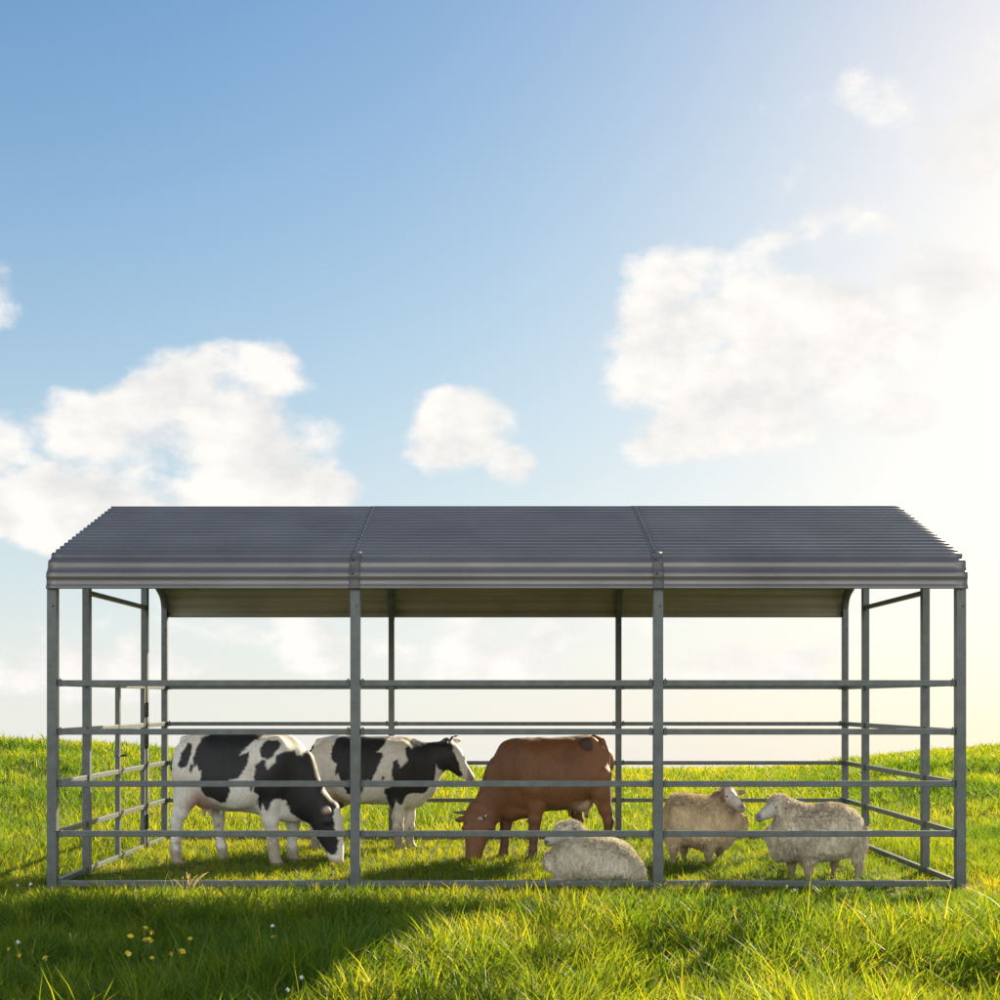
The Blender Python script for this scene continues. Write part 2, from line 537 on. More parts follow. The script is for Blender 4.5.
def surface_nets(G, lo, h):
    S = G < 0
    n = G.shape
    c = np.zeros((n[0] - 1, n[1] - 1, n[2] - 1), np.int8)
    for i in (0, 1):
        for j in (0, 1):
            for k in (0, 1):
                c += S[i:n[0] - 1 + i, j:n[1] - 1 + j, k:n[2] - 1 + k]
    act = (c > 0) & (c < 8)
    I = np.stack(np.nonzero(act), -1)
    idx = np.full(act.shape, -1, np.int32); idx[act] = np.arange(len(I))
    acc = np.zeros((len(I), 3)); cnt = np.zeros(len(I))
    cor = [np.array(q) for q in ((0, 0, 0), (1, 0, 0), (0, 1, 0), (1, 1, 0), (0, 0, 1), (1, 0, 1), (0, 1, 1), (1, 1, 1))]
    for q in cor:
        for ax in range(3):
            if q[ax] == 0:
                w = q.copy(); w[ax] = 1
                a = G[I[:, 0] + q[0], I[:, 1] + q[1], I[:, 2] + q[2]]; b = G[I[:, 0] + w[0], I[:, 1] + w[1], I[:, 2] + w[2]]
                m = (a < 0) != (b < 0)
                t = np.where(m, a / np.where(m, a - b, 1), 0)
                pt = q[None, :] + t[:, None] * (w - q)[None, :]
                acc[m] += pt[m]; cnt[m] += 1
    V = lo + (I + acc / cnt[:, None]) * h
    F = []
    for ax in range(3):
        b, d = [(1, 2), (2, 0), (0, 1)][ax]
        sl0 = [slice(1, -1)] * 3; sl1 = [slice(1, -1)] * 3
        sl0[ax] = slice(0, n[ax] - 1); sl1[ax] = slice(1, n[ax])
        s0 = S[tuple(sl0)]; s1 = S[tuple(sl1)]
        for flip, m in ((False, s0 & ~s1), (True, ~s0 & s1)):
            J = np.stack(np.nonzero(m), -1)
            off = np.ones(3, int); off[ax] = 0
            J = J + off
            e_b = np.zeros(3, int); e_b[b] = 1; e_d = np.zeros(3, int); e_d[d] = 1

            def id_(q):
                return idx[q[:, 0], q[:, 1], q[:, 2]]
            quad = np.stack([id_(J - e_b - e_d), id_(J - e_d), id_(J), id_(J - e_b)], -1)
            F.append(quad[:, ::-1] if flip else quad)
    F = np.concatenate(F)
    # light smoothing
    for lam in (0.5, -0.35):
        s = np.zeros_like(V); k = np.zeros(len(V))
        for i in range(4):
            np.add.at(s, F[:, i], V[F[:, (i + 1) % 4]]); np.add.at(k, F[:, i], 1)
        V = V + lam * (s / k[:, None] - V)
    return V, F


def poly_sd(px, py, poly):
    """signed distance, negative inside"""
    P = np.array(poly, float); Q = np.roll(P, -1, 0)
    best = np.full(px.shape, 1e9); ins = np.zeros(px.shape, bool)
    for (ax, ay), (bx, by) in zip(P, Q):
        dx, dy = bx - ax, by - ay
        t = np.clip(((px - ax) * dx + (py - ay) * dy) / (dx * dx + dy * dy + 1e-9), 0, 1)
        best = np.minimum(best, (px - ax - t * dx) ** 2 + (py - ay - t * dy) ** 2)
        c = ((ay > py) != (by > py)) & (px < (bx - ax) * (py - ay) / (by - ay + 1e-12) + ax)
        ins ^= c
    return np.sqrt(best) * np.where(ins, -1, 1)


def set_coat(me, rgb):
    a = me.color_attributes.new('coat', 'FLOAT_COLOR', 'POINT')
    c = np.ones((len(rgb), 4), np.float32); c[:, :3] = np.clip(rgb, 0, 1)
    a.data.foreach_set('color', c.ravel())


def patch_mask(B, V, polys, feather=5.0):
    cx = V[:, 0] * B.ppm + B.cx0; cy = B.cyg - V[:, 2] * B.ppm
    far = np.clip(V[:, 1] / 0.1, 0, 1)
    wx = (vn3(V[:, 0] * 22 + 3, V[:, 1] * 22 + 9, V[:, 2] * 22) - 0.5) * 14 + (vn3(V[:, 0] * 70, V[:, 1] * 70, V[:, 2] * 70) - 0.5) * 9
    wy = (vn3(V[:, 0] * 22 + 30, V[:, 1] * 22 + 1, V[:, 2] * 22 + 7) - 0.5) * 14
    cx = cx + wx + far * 40 * np.sin(V[:, 2] * 9); cy = cy + wy + far * 35 * np.sin(V[:, 0] * 8)
    sd = np.full(len(V), 1e9)
    for q in polys:
        sd = np.minimum(sd, poly_sd(cx, cy, q))
    return 1 - sstep(-feather, feather, sd)


def lerp(a, b, t):
    return a * (1 - t[:, None]) + np.asarray(b)[None, :] * t[:, None]


WHITE = np.array([0.74, 0.70, 0.64]); BLACK = np.array([0.012, 0.011, 0.012]); PINK = np.array([0.52, 0.30, 0.24])
PITCHN = 0


def eye_obj(parent, loc, r):
    bm = bmesh.new(); bmesh.ops.create_uvsphere(bm, u_segments=14, v_segments=10, radius=r)
    o = bm_obj('eye', bm, M['eye'], parent, True); o.location = loc
    return o


def curved_horn(parent, pts, r0, mat):
    bm = bmesh.new()
    n = len(pts)
    P = [Vector(q) for q in pts]
    rings = []
    for i, q in enumerate(P):
        d = (P[min(i + 1, n - 1)] - P[max(i - 1, 0)]).normalized()
        u = d.orthogonal().normalized(); v = d.cross(u)
        r = r0 * (1 - i / (n - 1)) ** 0.7 + 0.0015
        rings.append([bm.verts.new(q + (u * math.cos(a) + v * math.sin(a)) * r) for a in [k * math.pi / 4 for k in range(8)]])
    for a, b in zip(rings[:-1], rings[1:]):
        for k in range(8):
            bm.faces.new((a[k], a[(k + 1) % 8], b[(k + 1) % 8], b[k]))
    bm.faces.new(rings[0][::-1]); bm.faces.new(rings[-1])
    return bm_obj('horn', bm, mat, parent, True)


def animal(name, B, X, Y, label, cat, rgbf, mat, group=None, disp=None):
    V, F = B.build(disp)
    me = mesh_np(name, V, F, True)
    set_coat(me, rgbf(V))
    o = link(name, me, mat)
    o.location = (X, Y, float(ground_z(X, Y)))
    tag(o, label, cat, group)
    return o, V, F


def place(B, ox, sc, Yd):
    """world X of the local origin for a trace whose crop starts at photo x = ox with sc crop px per photo px"""
    return (ox + B.cx0 / sc - 500) / FPX * Yd


def leg(B, pts, hoof=True, k=0.03):
    B.chain(pts, k)
    if hoof:
        x, y, d, r = pts[-1]
        B.rc((x + B.dirn * 4, B.cyg - 26, d), (x + B.dirn * 10, B.cyg - 4, d), r * 1.0, r * 1.35, 0.012)


def strands(V, F, n, ln, wd, dirf, lift, jit, seed, locks=0):
    """many short tapered hairs on a surface: returns verts, quads and the base point of each"""
    r_ = np.random.default_rng(seed)
    A_, B_, C_, D_ = V[F[:, 0]], V[F[:, 1]], V[F[:, 2]], V[F[:, 3]]
    nr = np.cross(C_ - A_, D_ - B_); ar = np.linalg.norm(nr, axis=1); nr = nr / (ar[:, None] + 1e-9)
    pk = r_.choice(len(F), n, p=ar / ar.sum())
    u, v = r_.random((2, n, 1))
    base = (A_[pk] * (1 - u) + B_[pk] * u) * (1 - v) + (D_[pk] * (1 - u) + C_[pk] * u) * v
    nn = nr[pk]
    dn = dirf(base, nn)
    dn = dn - nn * (dn * nn).sum(1)[:, None]
    dn /= np.linalg.norm(dn, axis=1)[:, None] + 1e-9
    lf = lift(nn)
    d = nn * lf + dn * (1 - lf) + r_.normal(0, jit, (n, 3)); d /= np.linalg.norm(d, axis=1)[:, None]
    L_ = r_.uniform(*ln, n)[:, None]; w = r_.uniform(*wd, n)[:, None]
    sd_ = np.cross(d, nn); sd_ /= np.linalg.norm(sd_, axis=1)[:, None] + 1e-9
    b0 = base - nn * .003
    mid = b0 + d * L_ * .55 + nn * L_ * .10
    tip = b0 + d * L_ - nn * L_ * .04
    if locks:                                        # wool gathers into pointed locks
        cp = base[r_.choice(n, locks, replace=False)]
        own = np.concatenate([((q[:, None, :] - cp[None]) ** 2).sum(-1).argmin(1) for q in np.array_split(base, 60)])
        ct = np.zeros((locks, 3)); cn_ = np.zeros(locks)
        np.add.at(ct, own, tip); np.add.at(cn_, own, 1)
        ct = ct / np.maximum(cn_, 1)[:, None]
        pullw = r_.uniform(.45, .95, (n, 1))
        tip = tip + (ct[own] - tip) * pullw + nn * .002
        mid = mid + (ct[own] - mid) * pullw * .35 + nn * .002
    P = np.stack([b0 - sd_ * w, b0 + sd_ * w, mid + sd_ * w * .8, mid - sd_ * w * .8, tip + sd_ * w * .15, tip - sd_ * w * .15], 1).reshape(-1, 3)
    i0 = np.arange(n) * 6
    Q = np.concatenate([np.stack([i0, i0 + 1, i0 + 2, i0 + 3], -1), np.stack([i0 + 3, i0 + 2, i0 + 4, i0 + 5], -1)])
    return P, Q, base, r_


def hair_coat(parent, V, F, rgbf, back, seed, n=60000):
    P, Q, base, r_ = strands(V, F, n, (.006, .013), (.0005, .0011), lambda b_, n_: np.stack([np.full(len(b_), back), np.zeros(len(b_)), np.full(len(b_), -.75)], -1)
                             + (np.stack([vn3(b_[:, 0] * 9, b_[:, 1] * 9, b_[:, 2] * 9)] * 3, -1) - .5) * 1.2, lambda n_: .22, .12, seed)
    me = mesh_np('hair', P, Q, True)
    set_coat(me, np.repeat(rgbf(base) * r_.uniform(.78, 1.22, len(base))[:, None], 6, 0))
    return link('hair', me, M['hide'], parent)


def hide_disp(x, y, z):
    f = sstep(.25, .45, z)
    return ((vn3(x * 9 + 4, y * 9, z * 6) - .5) * .016 + (vn3(x * 22, y * 22 + 3, z * 11) - .5) * .006) * f - .002


def dirty_legs(c, V, keep, rgb=(0.20, 0.15, 0.075)):
    n_ = vn3(V[:, 0] * 20, V[:, 1] * 20, V[:, 2] * 14) * .7 + vn3(V[:, 0] * 60, V[:, 1] * 60, V[:, 2] * 50) * .3
    return lerp(c, rgb, sstep(.45, .75, n_ + .45 * sstep(.32, .02, V[:, 2]) - .12) * sstep(.46, .22, V[:, 2]) * .7 * keep)


# ---- cow with head down, left
Y1 = 10.42
B = Body(430, 745, 5 * FPX / Y1); B.dirn = 1
B.sw([(132, 235, 70, .08), (150, 222, 112, .15), (180, 240, 150, .20), (230, 255, 172, .235), (300, 270, 190, .255), (400, 281, 203, .275),
      (500, 282, 201, .27), (580, 295, 205, .245), (640, 312, 208, .20), (690, 330, 192, .14), (725, 350, 145, .08)], 0.05, 2.35)
B.sw([(600, 300, 196, .19), (680, 355, 172, .145), (740, 400, 128, .115), (800, 455, 92, .10), (845, 490, 76, .09)], 0.06, 2.2)
B.sw([(846, 478, 62, .075), (858, 520, 78, .088), (872, 585, 70, .082), (888, 640, 54, .066), (902, 690, 43, .058), (908, 722, 34, .050)], 0.035, 2.3)
B.el((905, 718, 0), (.050, .056, .035), R(-70), .02)
B.el((872, 525, -.078), (.028, .022, .022), 0, .02); B.el((872, 525, .078), (.028, .022, .022), 0, .02)
B.el((888, 462, 0), (.045, .06, .04), 0, .03)                       # poll
B.el((868, 470, -.100), (.030, .036, .019), R(-40), .014, R(35))      # near ear
B.el((905, 455, .115), (.034, .050, .018), R(-35), .012, R(-50))
# haunch, hip and shoulder masses
B.el((195, 260, -.13), (.13, .10, .22), R(8), .06); B.el((195, 260, .13), (.13, .10, .22), R(8), .06)
B.el((235, 110, -.13), (.05, .045, .035), 0, .05); B.el((235, 110, .13), (.05, .045, .035), 0, .05)
B.el((605, 260, -.15), (.12, .085, .24), R(-8), .06); B.el((605, 260, .15), (.12, .085, .24), R(-8), .06)
for s in (-1, 1):
    B.el((430, 330, .20 * s), (.22, .10, .19), 0, .06)
leg(B, [(185, 300, -.15, .115), (178, 400, -.15, .085), (150, 480, -.15, .055), (130, 525, -.145, .040), (127, 610, -.14, .031), (125, 668, -.14, .034), (128, 705, -.14, .036)])
leg(B, [(240, 320, .15, .115), (262, 400, .15, .085), (290, 480, .15, .058), (300, 530, .145, .040), (306, 610, .14, .031), (312, 660, .14, .034), (318, 695, .14, .036)])
leg(B, [(590, 360, -.14, .10), (582, 440, -.14, .078), (592, 520, -.135, .055), (602, 585, -.13, .044), (607, 650, -.13, .034), (612, 690, -.13, .037), (616, 720, -.13, .037)])
leg(B, [(650, 400, .12, .09), (672, 470, .13, .068), (678, 540, .13, .050), (676, 600, .13, .040), (672, 660, .13, .032), (674, 690, .13, .035), (676, 705, .13, .036)])
B.el((672, 475, 0), (.085, .10, .075), R(10), .05)                     # brisket
B.el((262, 420, -.02), (.088, .10, .078), R(-15), .03)                  # udder
for q in ((255, 488, -.06), (282, 490, -.05), (338, 482, -.04)):
    B.rc((q[0], q[1] - 40, q[2]), (q[0], q[1] + 6, q[2]), .017, .010, .012)
B.chain([(190, 105, -.02, .026), (150, 125, -.03, .024), (134, 170, -.03, .021), (131, 240, -.03, .019), (128, 330, -.03, .018), (124, 420, -.03, .022), (122, 480, -.03, .03), (124, 530, -.03, .012)], .015)
POL1 = [[(190, 140), (210, 140), (212, 190), (195, 245), (170, 258), (155, 240), (160, 190)],
        [(210, 232), (228, 235), (225, 270), (212, 280), (206, 260)],
        [(255, 110), (300, 90), (420, 60), (570, 70), (540, 115), (490, 150), (455, 195), (495, 175), (500, 200), (480, 260), (455, 305), (410, 310),
         (412, 370), (385, 425), (360, 425), (330, 408), (290, 400), (265, 370), (262, 310), (265, 270), (250, 275), (245, 235), (232, 255), (225, 230), (228, 190), (240, 140)],
        [(560, 140), (590, 120), (640, 118), (652, 140), (625, 190), (585, 220), (555, 205), (548, 175)],
        [(530, 250), (560, 215), (580, 225), (590, 265), (625, 230), (630, 200), (680, 175), (715, 170), (722, 195), (740, 195), (762, 150), (850, 280), (920, 440),
         (925, 455), (900, 470), (900, 540), (920, 600), (915, 690), (880, 695), (840, 660), (800, 590), (770, 545), (740, 525), (715, 500), (690, 480), (670, 430), (640, 405),
         (610, 410), (590, 470), (575, 455), (560, 430), (550, 480), (535, 440), (545, 400), (530, 370)],
        [(512, 332), (526, 335), (522, 375), (512, 370)]]


def rgb1(V, B=B):
    m = patch_mask(B, V, POL1)
    cx = V[:, 0] * B.ppm + B.cx0; cy = B.cyg - V[:, 2] * B.ppm
    c = np.tile(WHITE, (len(V), 1))
    grub = vn3(V[:, 0] * 7, V[:, 1] * 7, V[:, 2] * 7)
    c = lerp(c, (0.60, 0.52, 0.42), 0.6 * sstep(.45, .8, grub))
    ud = np.exp(-(((cx - 255) / 62) ** 2 + ((cy - 440) / 62) ** 2) ** 2)
    c = lerp(c, PINK, ud * 0.9)
    c = lerp(c, BLACK, m)
    tail = (cx < 131) & (cy > 150) & (np.abs(V[:, 1] + .03) < .035)
    c[tail & (cy < 330)] = BLACK
    c = lerp(c, (0.58, 0.42, 0.36), sstep(702, 722, cy) * (cx > 850))
    ear = np.exp(-(((cx - 868) / 24) ** 2 + ((cy - 470) / 20) ** 2) ** 2) * (V[:, 1] < -.085)
    c = lerp(c, (0.60, 0.45, 0.38), ear)
    c = lerp(c, (0.10, 0.09, 0.08), sstep(722, 728, cy) * (cx < 800))
    return dirty_legs(c, V, (cx < 735) * 1.0)


cow1, Va, Fa = animal('cow', B, place(B, 155, 5, Y1), Y1, 'black and white cow grazing head down between the two left front posts', 'cow', rgb1, M['hide'], 'cattle in the pen', disp=hide_disp)
hair_coat(cow1, Va, Fa, rgb1, -1.0, 1)
eye_obj(cow1, B.p(868, 535, -.082), .014); eye_obj(cow1, B.p(868, 535, .082), .014)

# ---- second black and white cow, further back, head up
Y2 = 11.45
B = Body(380, 722, 5.5555 * FPX / Y2); B.dirn = 1
B.sw([(76, 230, 70, .08), (95, 230, 115, .15), (130, 250, 160, .20), (190, 265, 180, .235), (300, 278, 192, .265), (400, 281, 190, .275), (500, 284, 190, .26),
      (570, 292, 190, .23), (630, 302, 185, .19), (670, 310, 160, .14), (705, 318, 110, .09)], 0.05, 2.35)
B.sw([(590, 285, 165, .17), (660, 265, 150, .135), (720, 235, 112, .11), (780, 200, 84, .095), (815, 185, 70, .085)], 0.06, 2.2)
B.sw([(796, 172, 62, .07), (822, 192, 72, .088), (858, 232, 66, .082), (895, 276, 47, .064), (925, 306, 35, .056), (943, 322, 27, .046)], 0.03, 2.3)
B.el((938, 314, 0), (.042, .052, .034), R(-50), .02)
B.el((822, 118, 0), (.035, .055, .03), 0, .03)
B.el((800, 128, -.11), (.030, .055, .018), R(20), .012, R(35))
B.el((872, 118, .12), (.030, .055, .018), R(20), .012, R(-35))
B.el((140, 280, -.13), (.12, .10, .22), R(8), .06); B.el((140, 280, .13), (.12, .10, .22), R(8), .06)
B.el((560, 270, -.14), (.11, .085, .22), R(-8), .06); B.el((560, 270, .14), (.11, .085, .22), R(-8), .06)
for s in (-1, 1):
    B.el((350, 330, .20 * s), (.22, .09, .18), 0, .06)
leg(B, [(130, 330, -.15, .11), (118, 430, -.15, .075), (98, 510, -.15, .045), (95, 600, -.14, .031), (98, 680, -.14, .034)])
leg(B, [(140, 330, .15, .11), (138, 430, .15, .075), (120, 510, .15, .045), (118, 600, .14, .031), (122, 680, .14, .034)])
leg(B, [(552, 380, -.13, .09), (545, 450, -.13, .065), (550, 530, -.12, .046), (552, 600, -.12, .040), (554, 650, -.12, .030), (558, 695, -.12, .034)])
leg(B, [(600, 400, .11, .085), (602, 470, .11, .062), (602, 540, .11, .046), (602, 600, .11, .040), (602, 650, .11, .030), (604, 690, .11, .034)])
B.el((640, 425, 0), (.085, .10, .09), R(20), .05)
B.el((215, 440, 0), (.09, .10, .075), R(-10), .03)
B.chain([(150, 112, -.02, .022), (105, 122, -.03, .021), (80, 155, -.03, .019), (72, 200, -.03, .018), (72, 300, -.03, .017), (80, 420, -.03, .02), (84, 480, -.03, .028), (86, 540, -.03, .012)], .015)
POL2 = [[(210, 105), (240, 90), (400, 70), (505, 85), (480, 130), (440, 180), (470, 175), (478, 200), (440, 260), (420, 330), (390, 325), (372, 370), (350, 405), (330, 400),
         (280, 400), (270, 370), (248, 330), (236, 285), (222, 300), (215, 280), (220, 240), (205, 230), (190, 200), (195, 150)],
        [(640, 90), (790, 105), (828, 100), (862, 190), (902, 304), (880, 320), (820, 305), (778, 268), (762, 250), (758, 290), (740, 345), (700, 405), (640, 402), (600, 410), (580, 460),
         (560, 465), (545, 440), (525, 500), (515, 525), (510, 470), (490, 440), (485, 375), (510, 370), (525, 330), (528, 230), (550, 212), (570, 260), (612, 215), (592, 160)],
        [(470, 310), (482, 308), (484, 335), (472, 335)]]


def rgb2(V, B=B):
    m = patch_mask(B, V, POL2)
    cx = V[:, 0] * B.ppm + B.cx0; cy = B.cyg - V[:, 2] * B.ppm
    c = np.tile(WHITE * np.array([.95, .92, .88]), (len(V), 1))
    grub = vn3(V[:, 0] * 7 + 9, V[:, 1] * 7, V[:, 2] * 7)
    c = lerp(c, (0.56, 0.47, 0.36), 0.6 * sstep(.45, .8, grub))
    c = lerp(c, PINK, 0.8 * np.exp(-(((cx - 215) / 60) ** 2 + ((cy - 460) / 50) ** 2) ** 2))
    c = lerp(c, BLACK, m)
    c[(cx < 90) & (np.abs(V[:, 1] + .03) < .03) & (cy > 100) & (cy < 560) & (cx < 82)] = BLACK
    c = lerp(c, (0.35, 0.25, 0.21), sstep(922, 940, cx))
    c = lerp(c, (0.10, 0.09, 0.08), sstep(700, 706, cy))
    return dirty_legs(c, V, 1.0)


cow2, Va, Fa = animal('cow', B, place(B, 300, 5.5555, Y2), Y2, 'black and white cow standing head up behind the grazing black and white one', 'cow', rgb2, M['hide'], 'cattle in the pen', disp=hide_disp)
hair_coat(cow2, Va, Fa, rgb2, -1.0, 2)
eye_obj(cow2, B.p(848, 205, -.083), .013); eye_obj(cow2, B.p(848, 205, .083), .013)
for s in (-1, 1):
    a_ = B.p(838, 112, .045 * s)
    curved_horn(cow2, [a_, a_ + np.array([.01, .025 * s, .02]), a_ + np.array([.035, .035 * s, .03]), a_ + np.array([.06, .03 * s, .032])], .011, M['horn_dark'])

# ---- brown cow grazing, head turned to the camera
Y3 = 10.75
B = Body(560, 772, 5.5555 * FPX / Y3); B.dirn = -1
B.sw([(854, 215, 75, .08), (842, 215, 125, .15), (815, 235, 155, .19), (780, 258, 178, .225), (700, 285, 200, .255), (600, 295, 208, .27), (500, 300, 208, .26),
      (420, 308, 214, .23), (360, 316, 212, .19), (310, 332, 192, .14), (275, 350, 130, .08)], 0.05, 2.3)
B.sw([(430, 300, 190, .17), (340, 350, 165, .14), (280, 400, 128, .112), (225, 465, 98, .095), (190, 520, 84, .088)], 0.05, 2.2)
B.sw([(170, 496, 64, .066, -.03), (168, 535, 92, .082, -.04), (162, 590, 84, .080, -.06), (148, 650, 62, .066, -.08), (136, 720, 47, .054, -.10), (130, 790, 45, .050, -.11)], 0.025, 2.4)
B.el((130, 785, -.115), (.058, .052, .032), R(80), .02)
for ex in (88, 232):
    B.el((ex, 592, -.095), (.030, .026, .022), 0, .02)                     # brow over the eye
B.el((252, 545, -.04), (.058, .018, .028), R(-8), .010, R(25))      # ears
B.el((62, 548, -.01), (.050, .018, .024), R(18), .010, R(-25))
B.el((150, 496, -.03), (.07, .045, .026), 0, .025)
B.el((800, 250, -.13), (.095, .08, .19), R(-8), .06); B.el((800, 250, .13), (.095, .08, .19), R(-8), .06)
B.el((765, 112, -.13), (.06, .045, .03), 0, .06)
B.el((430, 275, -.17), (.09, .065, .20), R(12), .05); B.el((430, 280, .15), (.10, .07, .20), R(10), .05)
for s in (-1, 1):
    B.el((620, 335, .19 * s), (.22, .09, .19), 0, .05)
leg(B, [(475, 380, -.16, .10), (480, 460, -.16, .066), (468, 540, -.155, .046), (465, 600, -.15, .039), (462, 650, -.15, .030), (460, 705, -.15, .029), (458, 750, -.15, .033)])
leg(B, [(340, 420, .04, .09), (322, 500, .05, .056), (313, 575, .05, .042), (307, 620, .05, .037), (303, 690, .05, .027), (300, 730, .05, .029), (298, 752, .05, .032)])
leg(B, [(820, 310, -.15, .105), (825, 400, -.15, .078), (856, 490, -.15, .047), (874, 550, -.15, .037), (868, 630, -.15, .028), (863, 700, -.15, .031), (858, 745, -.15, .034)])
leg(B, [(745, 340, .14, .10), (712, 430, .14, .070), (704, 505, .14, .046), (718, 560, .14, .037), (714, 640, .14, .028), (709, 710, .14, .031), (705, 745, .14, .034)])
B.el((352, 500, -.02), (.07, .085, .085), R(-15), .04)
B.el((420, 505, -.02), (.10, .10, .05), 0, .04)
B.el((735, 450, -.05), (.088, .10, .075), R(15), .03)
for q in ((662, 530, -.06), (755, 535, -.08), (690, 525, -.02)):
    B.rc((q[0], q[1] - 60, q[2]), (q[0], q[1] - 2, q[2]), .018, .010, .014)
B.chain([(800, 98, -.04, .026), (845, 112, -.10, .022), (868, 180, -.13, .018), (870, 300, -.10, .016), (872, 420, -.06, .016), (806, 470, .02, .02), (804, 530, .05, .028), (803, 565, .05, .012)][:5] + [(884, 500, -.05, .022), (885, 560, -.05, .028), (884, 610, -.05, .010)], .012)
BROWN = np.array([0.158, 0.062, 0.020])


def rgb3(V, B=B):
    cx = V[:, 0] * B.ppm + B.cx0; cy = B.cyg - V[:, 2] * B.ppm
    n_ = vn3(V[:, 0] * 5, V[:, 1] * 5, V[:, 2] * 5)
    c = np.tile(BROWN, (len(V), 1)) * (0.75 + 0.5 * n_)[:, None]
    c = lerp(c, (0.235, 0.092, 0.030), sstep(620, 850, cx) * sstep(480, 200, cy) * .7)  # sunlight on rump and upper back painted into the coat as lighter brown
    m = 1 - sstep(-6, 6, poly_sd(cx + (vn3(V[:, 0] * 25, V[:, 1] * 25, V[:, 2] * 25) - .5) * 14, cy, [(718, 105), (745, 92), (775, 100), (792, 130), (782, 165), (750, 165), (715, 150), (706, 128)]))
    c = lerp(c, (0.055, 0.024, 0.014), m * (V[:, 1] < 0))
    c = lerp(c, (0.56, 0.36, 0.27), np.exp(-(((cx - 735) / 70) ** 2 + ((cy - 465) / 48) ** 2) ** 2) * sstep(425, 455, cy + (cx - 735) * .2))
    c = lerp(c, (0.045, 0.03, 0.026), sstep(760, 785, cy) * (cx < 230))
    c = lerp(c, (0.05, 0.04, 0.035), sstep(745, 752, cy) * (cx > 240))
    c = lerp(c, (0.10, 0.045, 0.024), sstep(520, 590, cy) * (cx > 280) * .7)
    c = lerp(c, (0.06, 0.028, 0.015), sstep(480, 530, cy) * (cx > 885))
    return dirty_legs(c, V, (cx > 275) * 1.0, (0.10, 0.06, 0.03))


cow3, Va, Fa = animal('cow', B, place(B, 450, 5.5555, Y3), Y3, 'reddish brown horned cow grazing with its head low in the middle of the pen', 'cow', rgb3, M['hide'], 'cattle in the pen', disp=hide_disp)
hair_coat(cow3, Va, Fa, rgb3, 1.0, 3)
eye_obj(cow3, B.p(232, 598, -.115), .014); eye_obj(cow3, B.p(92, 600, -.10), .014)
a_ = B.p(105, 512, -.03)
curved_horn(cow3, [a_, a_ + np.array([-.04, 0, .004]), a_ + np.array([-.085, -.01, .002]), a_ + np.array([-.135, -.02, .008])], .020, M['horn_dark'])
a_ = B.p(165, 540, -.115)
curved_horn(cow3, [a_, a_ + np.array([.02, -.03, .008]), a_ + np.array([.045, -.05, .022]), a_ + np.array([.062, -.055, .04])], .019, M['horn'])

# ---- sheep
WOOL = np.array([0.85, 0.78, 0.63]); FACE = np.array([0.52, 0.475, 0.43])


def wool_rgb(V, seed=0.0, warm=0.0):
    n_ = vn3(V[:, 0] * 14 + seed, V[:, 1] * 14, V[:, 2] * 14); n2 = vn3(V[:, 0] * 60, V[:, 1] * 60 + seed, V[:, 2] * 30)
    c = np.tile(WOOL * np.array([1, 1 - .10 * warm, 1 - .26 * warm]), (len(V), 1)) * (0.72 + .35 * n_ + .22 * n2)[:, None]
    return c


def fleece(parent, W, seed, warm, n=60000, skip=None):
    def disp(x, y, z):
        return ((vn3(x * 26 + seed, y * 26, z * 17 + x * 8) - .5) * .011 + (vn3(x * 85, y * 85 + seed, z * 30) - .5) * .009) + .011
    V, F = W.build(disp)
    c = wool_rgb(V, seed, warm)
    def dirf(b_, n_):
        fl = vn3(b_[:, 0] * 6 + seed, b_[:, 1] * 6, b_[:, 2] * 6) - .5
        f2 = vn3(b_[:, 0] * 19 + seed, b_[:, 1] * 19, b_[:, 2] * 19) - .5
        return np.stack([fl * 1.6 + f2 * 1.5 - .25 * parent['dirn'], f2 * 1.2, np.full(len(b_), -1.0)], -1)
    Vl, Fl, base, r_ = strands(V, F, n, (.014, .034), (.0009, .0021), dirf, lambda n_: .26 + .40 * np.clip(n_[:, 2:3], 0, 1), .17, int(seed) + 3, 2600)
    Fl = Fl + len(V)
    # dirt and thin patches of darker wool, a few stained locks
    stain = sstep(.52, .75, vn3(base[:, 0] * 8 + seed, base[:, 1] * 8, base[:, 2] * 8 + 3)) * .32
    cl = wool_rgb(base, seed, warm) * r_.uniform(.68, 1.25, len(base))[:, None]
    cl = np.repeat(lerp(cl, (.36, .27, .16), stain), 6, 0)
    me = mesh_np('fleece', np.concatenate([V, Vl]), np.concatenate([F, Fl]), True)
    set_coat(me, np.concatenate([c, cl]))
    return link('fleece', me, M['fleece'], parent)


def sheep_obj(B, X, Y, label, rgbf, warm=0):
    o, _, _ = animal('sheep', B, X, Y, label, 'sheep', rgbf, M['hide'], 'sheep in the pen')
    o['dirn'] = 1.0
    return o


# lying sheep
Ys = 9.38
ppm = 8.3333 * FPX / Ys
B = Body(520, 612, ppm, .006); B.dirn = -1
B.sw([(290, 180, 70, .055), (225, 205, 80, .066), (165, 240, 58, .055), (114, 268, 40, .043)], .03, 2.2)
B.el((112, 285, 0), (.024, .034, .022), 0, .015)
B.el((318, 170, -.075), (.04, .014, .022), R(-25), .012, R(30)); B.el((300, 150, .075), (.04, .014, .022), R(20), .012, R(-30))
B.el((520, 420, 0), (.25, .14, .13), 0, .05)
B.chain([(260, 560, -.09, .03), (180, 590, -.10, .024), (120, 596, -.10, .022)], .02)


